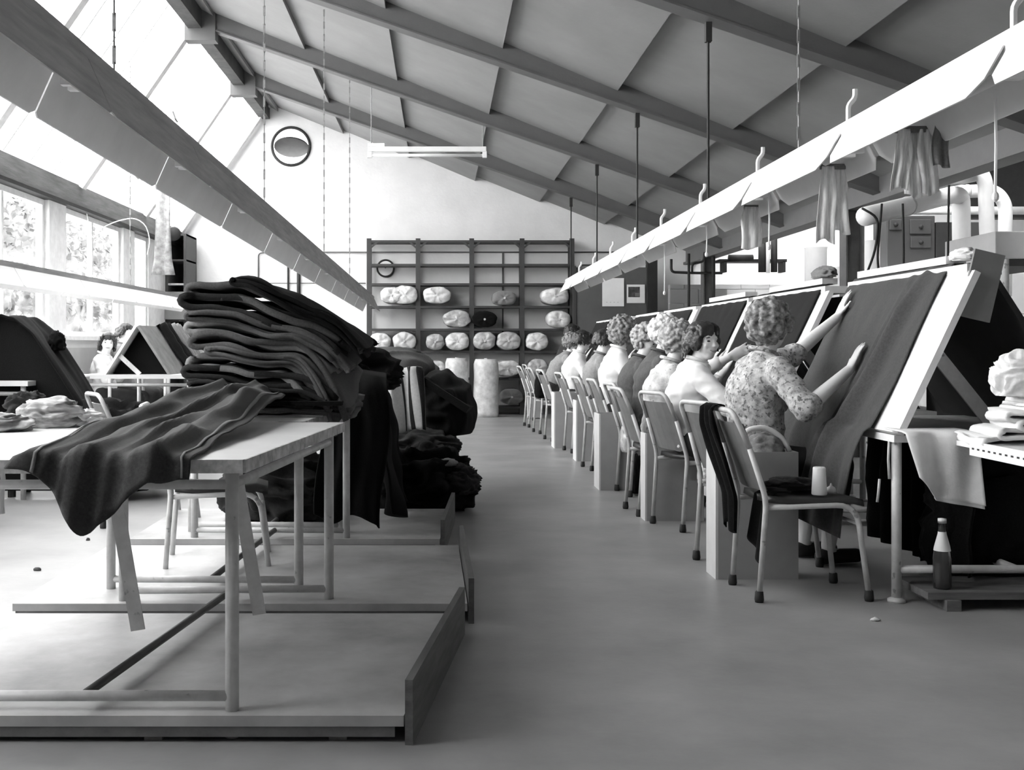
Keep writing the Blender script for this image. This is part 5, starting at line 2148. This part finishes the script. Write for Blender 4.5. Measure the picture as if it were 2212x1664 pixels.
# switch cabinets
t = thing('switch_cabinet', 'grey electrical cabinet with two small panels under the white pipes', 'cabinet', P(1968, 575, 12.4))
bm = B()
a, b = P(1916, 578, 12.4), P(2020, 466, 12.4)
box(bm, a.x, b.x, 12.4, 12.8, a.z, b.z, bev=0.01)
part(t, 'body', bm, m_cab, world=True)
for (u0, v0, u1, v1, mm) in ((1922, 474, 1948, 497, m_cab), (1966, 474, 2012, 506, m_cab), (1967, 511, 2012, 536, m_cab)):
    bm = B()
    a, b = P(u0, v1, 12.38), P(u1, v0, 12.38)
    box(bm, a.x, b.x, 12.375, 12.41, a.z, b.z, bev=0.008)
    d = part(t, 'door', bm, mm, world=True)
    bm = B()
    c = P((u0 + u1) / 2, (v0 + v1) / 2, 12.37)
    tube(bm, [c + V((0, 0.01, 0)), c + V((0, -0.02, 0))], 0.022, 10)
    part(d, 'knob', bm, m_dark, True, world=True)
shelfbit('darker tall cabinet beside the grey electrical cabinet', 2022, 480, 2062, 575, 12.4, 0.4, m_dark, 'tall_cabinet', 'cabinet')
shelfbit('pale low wall under the electrical cabinets', 1900, 578, 2066, 961, 12.2, 0.6, m_whitewood, 'low_wall', 'wall')
shelfbit('dark panel between the upright white pipes', 2086, 480, 2130, 535, 12.6, 0.2, m_cab, 'wall_panel', 'panel')
shelfbit('pale grey box standing at the right picture edge behind the mending boards', 2150, 500, 2300, 560, 8.0, 0.8, m_panel if False else mat('pale_grey_box', 0.42, 0.6, 0.06, 6), 'machine_cover', 'cover')
t = thing('machine_table', 'dark table carrying the pale grey box at the right picture edge', 'table', P(2220, 565, 8.0))
bm = B()
a, b = P(2140, 575, 7.95), P(2320, 561, 7.95)
box(bm, a.x, b.x, 7.95, 8.9, a.z, b.z)
part(t, 'top', bm, m_dark, world=True)
for u in (2150, 2300):
    bm = B()
    c = P(u, 570, 8.05)
    tube(bm, [(c.x, 8.05, 0), (c.x, 8.05, c.z)], 0.03, 10)
    part(t, 'leg', bm, m_tube, True, world=True)
shelfbit('pale wall panel low behind the machine table', 2120, 590, 2300, 678, 11.8, 0.1, mat('pale_panel', 0.4, 0.7, 0.05, 4), 'low_panel', 'panel')
bm = B()
c = P(2172, 560, 7.4)
tube(bm, [(c.x, 7.4, 0), (c.x, 7.4, c.z)], 0.022, 12)
single('grey_post', bm, m_tube, 'thin grey post behind the tub at the right picture edge', 'post', (c.x, 7.4, 0), smooth=True, world=True)
t = thing('tub', 'grey tub with a turned rim full of crumpled cloth at the right picture edge', 'tub', P(2185, 790, 6.2))
bm = B()
lathe(bm, [(0, 0), (0.10, 0), (0.155, 0.17), (0.168, 0.175), (0.168, 0.19), (0.15, 0.19), (0.10, 0.03), (0, 0.03)], (0, 0, 0), 24)
part(t, 'bowl', bm, mat('grey_tub', 0.33, 0.6, 0.05, 5), True)
c = P(2185, 790, 6.2)
heap('cloth_scrap', 'crumpled pale cloth lying in the grey tub', (c.x, c.y, c.z + 0.20), 0.12, 0.12, 0.06, 81, m_light_cloth, amp=0.35)
bm = B()
box(bm, c.x - 0.3, c.x + 0.5, c.y - 0.3, c.y + 0.4, 0.0, c.z)
single('dark_stand', bm, m_dark, 'dark stand under the grey tub', 'stand', (c.x, c.y, 0), world=True)
# dark box added to stand for the dark ceiling of the next bay
bm = B()
for (u0, v0, u1, v1, y) in ((2090, 300, 2330, 470, 16.5),):
    a, b = P(u0, v1, y), P(u1, v0, y)
    box(bm, a.x, b.x, y, y + 0.3, a.z, b.z)
single('dark_ceiling_box', bm, m_dark, 'dark box added for the dark ceiling of the next bay, behind the white pipes', 'duct', P(2200, 470, 16.5), world=True)
# cords dangling by the steel column
for k, pts in enumerate(([(1862, 450), (1898, 470), (1892, 540), (1865, 610)], [(1905, 440), (1900, 500), (1895, 560), (1900, 600)],
                         [(1950, 440), (1952, 520), (1952, 590)], [(2050, 400), (2048, 500), (2048, 575)])):
    bm = B()
    tube(bm, fillet([P(u, v, 8.3) for u, v in pts], 0.1, 4), 0.009, 6)
    single('power_cord', bm, m_dark, ['curved dark cord beside the steel column', 'second dark cord beside the steel column',
                                      'straight dark cord before the electrical cabinet', 'thin cord before the darker cabinet'][k], 'cord', P(*pts[0], 8.3), 0, 'dangling cords', True, True)
# ------------------------------------------------------------------ benches by the windows
def bench(label, x0, x1, y0, y1, zt, m_top=None):
    t = thing('window_bench', label, 'table', ((x0 + x1) / 2, (y0 + y1) / 2, 0), 0, 'benches on the window side')
    bm = B()
    box(bm, x0, x1, y0, y1, zt - 0.035, zt)
    part(t, 'tabletop', bm, m_top or m_lam, world=True)
    for x in (x0 + 0.05, x1 - 0.05):
        for y in (y0 + 0.05, y1 - 0.05):
            bm = B()
            tube(bm, [(x, y, 0), (x, y, zt - 0.035)], 0.02, 8)
            part(t, 'leg', bm, m_tube, True, world=True)
    bm = B()
    tube(bm, [(x0 + 0.05, y0 + 0.05, zt - 0.09), (x1 - 0.05, y0 + 0.05, zt - 0.09)], 0.015, 8)
    part(t, 'apron_rail', bm, m_tube, True, world=True)
    return t


bench('window side bench nearest the left picture edge', -3.75, -2.93, 7.9, 9.3, 0.85)
bench('window side bench carrying the small tent shaped board', -3.15, -2.15, 9.7, 11.5, 0.85)
bench('pale bench in front of the woman at the windows', -3.72, -3.0, 12.3, 13.8, 0.87)
bench('far window bench behind the white topped woman', -3.6, -2.6, 14.5, 15.8, 0.86)

# tent shaped boards: an A of two boards on the bench
t = thing('tent_board', 'small tent shaped mending board with a dark open end by the windows', 'board', (-2.6, 10.5, 0.85))
zt, zp, xa = 0.852, 1.272, -2.66
for sg, w in ((-1, 0.27), (1, 0.27)):
    bm = B()
    ring = []
    for y in (9.75, 11.45):
        ring.append([(xa, y, zp), (xa + sg * w, y, zt), (xa + sg * (w + 0.025), y, zt), (xa + sg * 0.02, y, zp + 0.012)])
    loft(bm, ring)
    part(t, 'sloping_board', bm, m_whitewood if sg < 0 else mat('grey_board_cloth', 0.22, 0.8, 0.2, 10), world=True)
bm = B()
bar(bm, (xa - 0.16, 9.78, 1.02), (xa + 0.02, 9.78, zt), 0.012, 0.04, (1, 0, 1))
part(t, 'prop_bar', bm, m_tube, world=True)
bm = B()
ring = []
for y in (9.9, 9.91):
    ring.append([(xa, y, zp - 0.01), (xa - 0.25, y, zt), (xa + 0.25, y, zt)])
loft(bm, ring)
part(t, 'end_cloth', bm, m_cloth4, world=True)


def over_tent(y0, y1, w, seed, L=0.52, hump=0.012):
    def f(u, v):
        y = y0 + (y1 - y0) * u
        s = (v - 0.15) * L / 0.85
        if s < 0:
            p = V((xa + s * 0.5, y, zp + 0.015 + s * 0.8))
        else:
            p = V((xa + 0.02 + s * 0.27 / 0.50, y, zp + 0.016 - s * 0.42 / 0.50))
        d = hump * (1 + math.sin(u * 14 + v * 3 + seed)) + 0.02 * abs(nz(u * 4, v * 4, seed))
        return p + V((0.84, 0, 0.54)) * (d + 0.006)
    bm = B()
    grid(bm, f, 24, 20)
    thicken(bm, 0.005)
    return bm


single('tent_cloth', over_tent(10.35, 10.7, 0, 3, hump=0.03), m_cloth4, 'black cloth thrown over the small tent board', 'cloth', (-2.5, 10.5, 1.1), smooth=True, world=True)
single('tent_cloth', over_tent(10.75, 11.1, 0, 5, hump=0.03), m_cloth3, 'grey rumpled cloth thrown over the far end of the tent board', 'cloth', (-2.5, 10.9, 1.1), smooth=True, world=True)

# big dark draped frame at the left picture edge
t = thing('covered_easel', 'tall easel covered by a black cloth at the left picture edge', 'easel', (-3.2, 8.5, 0))


def dfr(u, v):
    y = 8.0 + 0.5 * u
    a = v * 2 - 1
    prof = [(-0.75, 0.45), (-0.45, 0.95), (-0.22, 1.24), (-0.05, 1.315), (0.05, 1.305), (0.18, 1.20), (0.42, 0.86), (0.62, 0.55), (0.80, 0.32), (0.92, 0.20)]
    q = v * (len(prof) - 1)
    i = min(len(prof) - 2, int(q))
    f = q - i
    x = prof[i][0] * (1 - f) + prof[i + 1][0] * f
    z = prof[i][1] * (1 - f) + prof[i + 1][1] * f
    z += 0.025 * math.sin(u * 11 + v * 9) * abs(a) + 0.03 * nz(u * 3, v * 5, 2)
    return (-3.12 + x * (0.94 + 0.04 * math.sin(u * 7)) + 0.02 * nz(u * 6, v * 6, 4), y, z)


bm = B()
grid(bm, dfr, 30, 50)
thicken(bm, 0.008)
part(t, 'cover_cloth', bm, m_cloth4, True, world=True)
bm = B()
ring = []
for y in (8.06, 8.07):
    ring.append([(-3.12 + a * 0.95, y, b) for a, b in [(-0.75, 0.42), (-0.45, 0.93), (-0.22, 1.22), (-0.05, 1.29), (0.05, 1.28), (0.18, 1.18), (0.42, 0.84), (0.62, 0.53), (0.80, 0.30), (0.90, 0.05), (-0.78, 0.05)]])
loft(bm, ring)
part(t, 'end_cloth', bm, m_cloth4, world=True)
bm = B()
tube(bm, [(-3.12, 8.1, 0), (-3.12, 8.1, 1.27)], 0.03, 8)
tube(bm, [(-3.12, 8.4, 0), (-3.12, 8.4, 1.27)], 0.03, 8)
tube(bm, [(-3.12, 8.1, 1.25), (-3.12, 8.4, 1.25)], 0.03, 8)
part(t, 'frame_bars', bm, m_dark, world=True)
heap('cloth_bundle', 'small dark bundle hung on the side of the black covered frame', (-2.86, 8.3, 1.12), 0.06, 0.08, 0.09, 91, m_cloth4, amp=0.3, sub=4)
heap('cloth_scrap', 'white crumpled cloth on the bench at the left picture edge', (-3.68, 7.95, 0.905), 0.10, 0.05, 0.09, 92, m_light_cloth, amp=0.35, sub=4)
# trailing end of the cover with light papers on the floor heap in front
heap('cloth_heap', 'black heap of cloth trailing behind the drawn out length', (-2.42, 8.2, 0.30), 0.45, 0.5, 0.42, 93, m_cloth4, amp=0.2)
# rumpled cloths on the left of the near table
for k, (x, y, rx, rz, mm, lb) in enumerate(((-1.72, 4.12, 0.20, 0.045, m_check, 'rumpled striped cloth on the left part of the near table'),
                                            (-1.52, 4.34, 0.12, 0.075, mat('streaky_cloth', 0.4, 0.8, 0.7, 9, 0.2, 40, stretch=(1, 1, 5)), 'pale looped cloth standing up at the left of the near table'),
                                            (-1.40, 4.42, 0.06, 0.04, m_light_cloth, 'white little roll beside the pale looped cloth'),
                                            (-1.66, 4.48, 0.09, 0.085, m_cloth, 'dark loop of cloth behind the pale looped one on the near table'))):
    heap('table_cloth_scrap', lb, (x, y, ZT + rz * 0.56), rx, 0.10, rz, 95 + k, mm, amp=0.30, freq=2.6)
bm = B()
bmx = [P(3, 1010, 3.3), P(8, 1040, 3.3), P(2, 1075, 3.3), P(5, 1110, 3.3)]
tube(bm, fillet(bmx, 0.03, 3), 0.008, 6)
single('cord_end', bm, m_light_cloth, 'frayed cord hanging off the near table at the left picture edge', 'cord', bmx[0], smooth=True, world=True)

# chairs on the left
GL = 'tube steel chairs on the left side'
dup(c0, (-1.06, 5.32, 0), 0.15, 'chair pushed under the table with the tall pile', GL)
dup(c0, (-1.74, 6.68, 0), 0.55, 'chair standing left of the table with the black cloths', GL)
dup(c0, (-3.90, 13.0, 0), 0.0, 'chair of the woman in the white top at the windows', GL)
dup(c0, (-4.02, 14.2, 0), 0.0, 'chair of the dark haired woman at the windows', GL)
dup(c0, (-2.35, 11.9, 0), PI, 'chair behind the small tent shaped board', GL)

# cupboard and dark openings in the left back corner
t = thing('corner_cupboard', 'dark open cupboard in the far left corner by the windows', 'cupboard', P(335, 640, 17.4))
x0, x1 = P(298, 0, 17.4).x, P(402, 0, 17.4).x
z1 = P(0, 505, 17.4).z
bm = B()
box(bm, x0, x1, 18.1, 18.15, 0, z1)
part(t, 'back', bm, m_dark, world=True)
for x in (x0, (x0 + x1) / 2 + 0.05, x1 - 0.04):
    bm = B()
    box(bm, x, x + 0.04, 17.4, 18.1, 0, z1)
    part(t, 'side_panel', bm, m_cloth2 if x > x0 else m_cab, world=True)
for v in (505, 560, 612, 690):
    zz = P(0, v, 17.4).z
    bm = B()
    box(bm, x0 + 0.04, x1, 17.42, 18.1, zz - 0.03, zz)
    part(t, 'shelf', bm, m_cab if v != 612 else m_tube, world=True)
bm = B()
a, b = P(345, 690, 17.3), P(400, 630, 17.3)
box(bm, a.x, b.x, 17.35, 17.42, a.z, b.z)
part(t, 'door', bm, m_panel, world=True)
bm = B()
lathe(bm, [(0, -0.03), (0.09, -0.03), (0.11, 0), (0.09, 0.03), (0, 0.03)], P(375, 505, 16.8), 18, Matrix.Rotation(PI / 2, 3, 'X'))
tube(bm, [P(375, 505, 16.8), P(345, 505, 16.8)], 0.02, 8)
single('wall_bell', bm, m_dark, 'small black bell above the corner cupboard', 'bell', P(375, 505, 16.8), smooth=True, world=True)
bm = B()
a = P(0, 1068, 8.0)
box(bm, -3.3, -2.9, 6.6, 6.9, 0.0, 0.24)
single('floor_block', bm, m_dark, 'dark block on the floor at the left picture edge', 'block', (-3.1, 6.75, 0), world=True)
# fluff and scraps on the floor
for k, (u, v, r) in enumerate(((212, 1360, 0.028), (80, 1233, 0.02), (65, 1352, 0.015), (1162, 905, 0.04), (1890, 1342, 0.02), (190, 1168, 0.012))):
    y = F * HC / (v - V0)
    heap('floor_fluff', ['dark tuft of fluff on the floor under the near table', 'flat scrap on the floor at the far left', 'tiny scrap on the floor at the lower left',
                         'dark fluff on the floor before the standing rolls', 'thread scrap on the floor right of the nearest chair',
                         'tiny scrap on the pale floor by the left chairs'][k],
         ((u - U0) * y / F, y, 0.006), r, r * 0.6, 0.010, 100 + k, m_cloth2 if k not in (4,) else m_light_cloth, 'fluff', amp=0.4, sub=2)
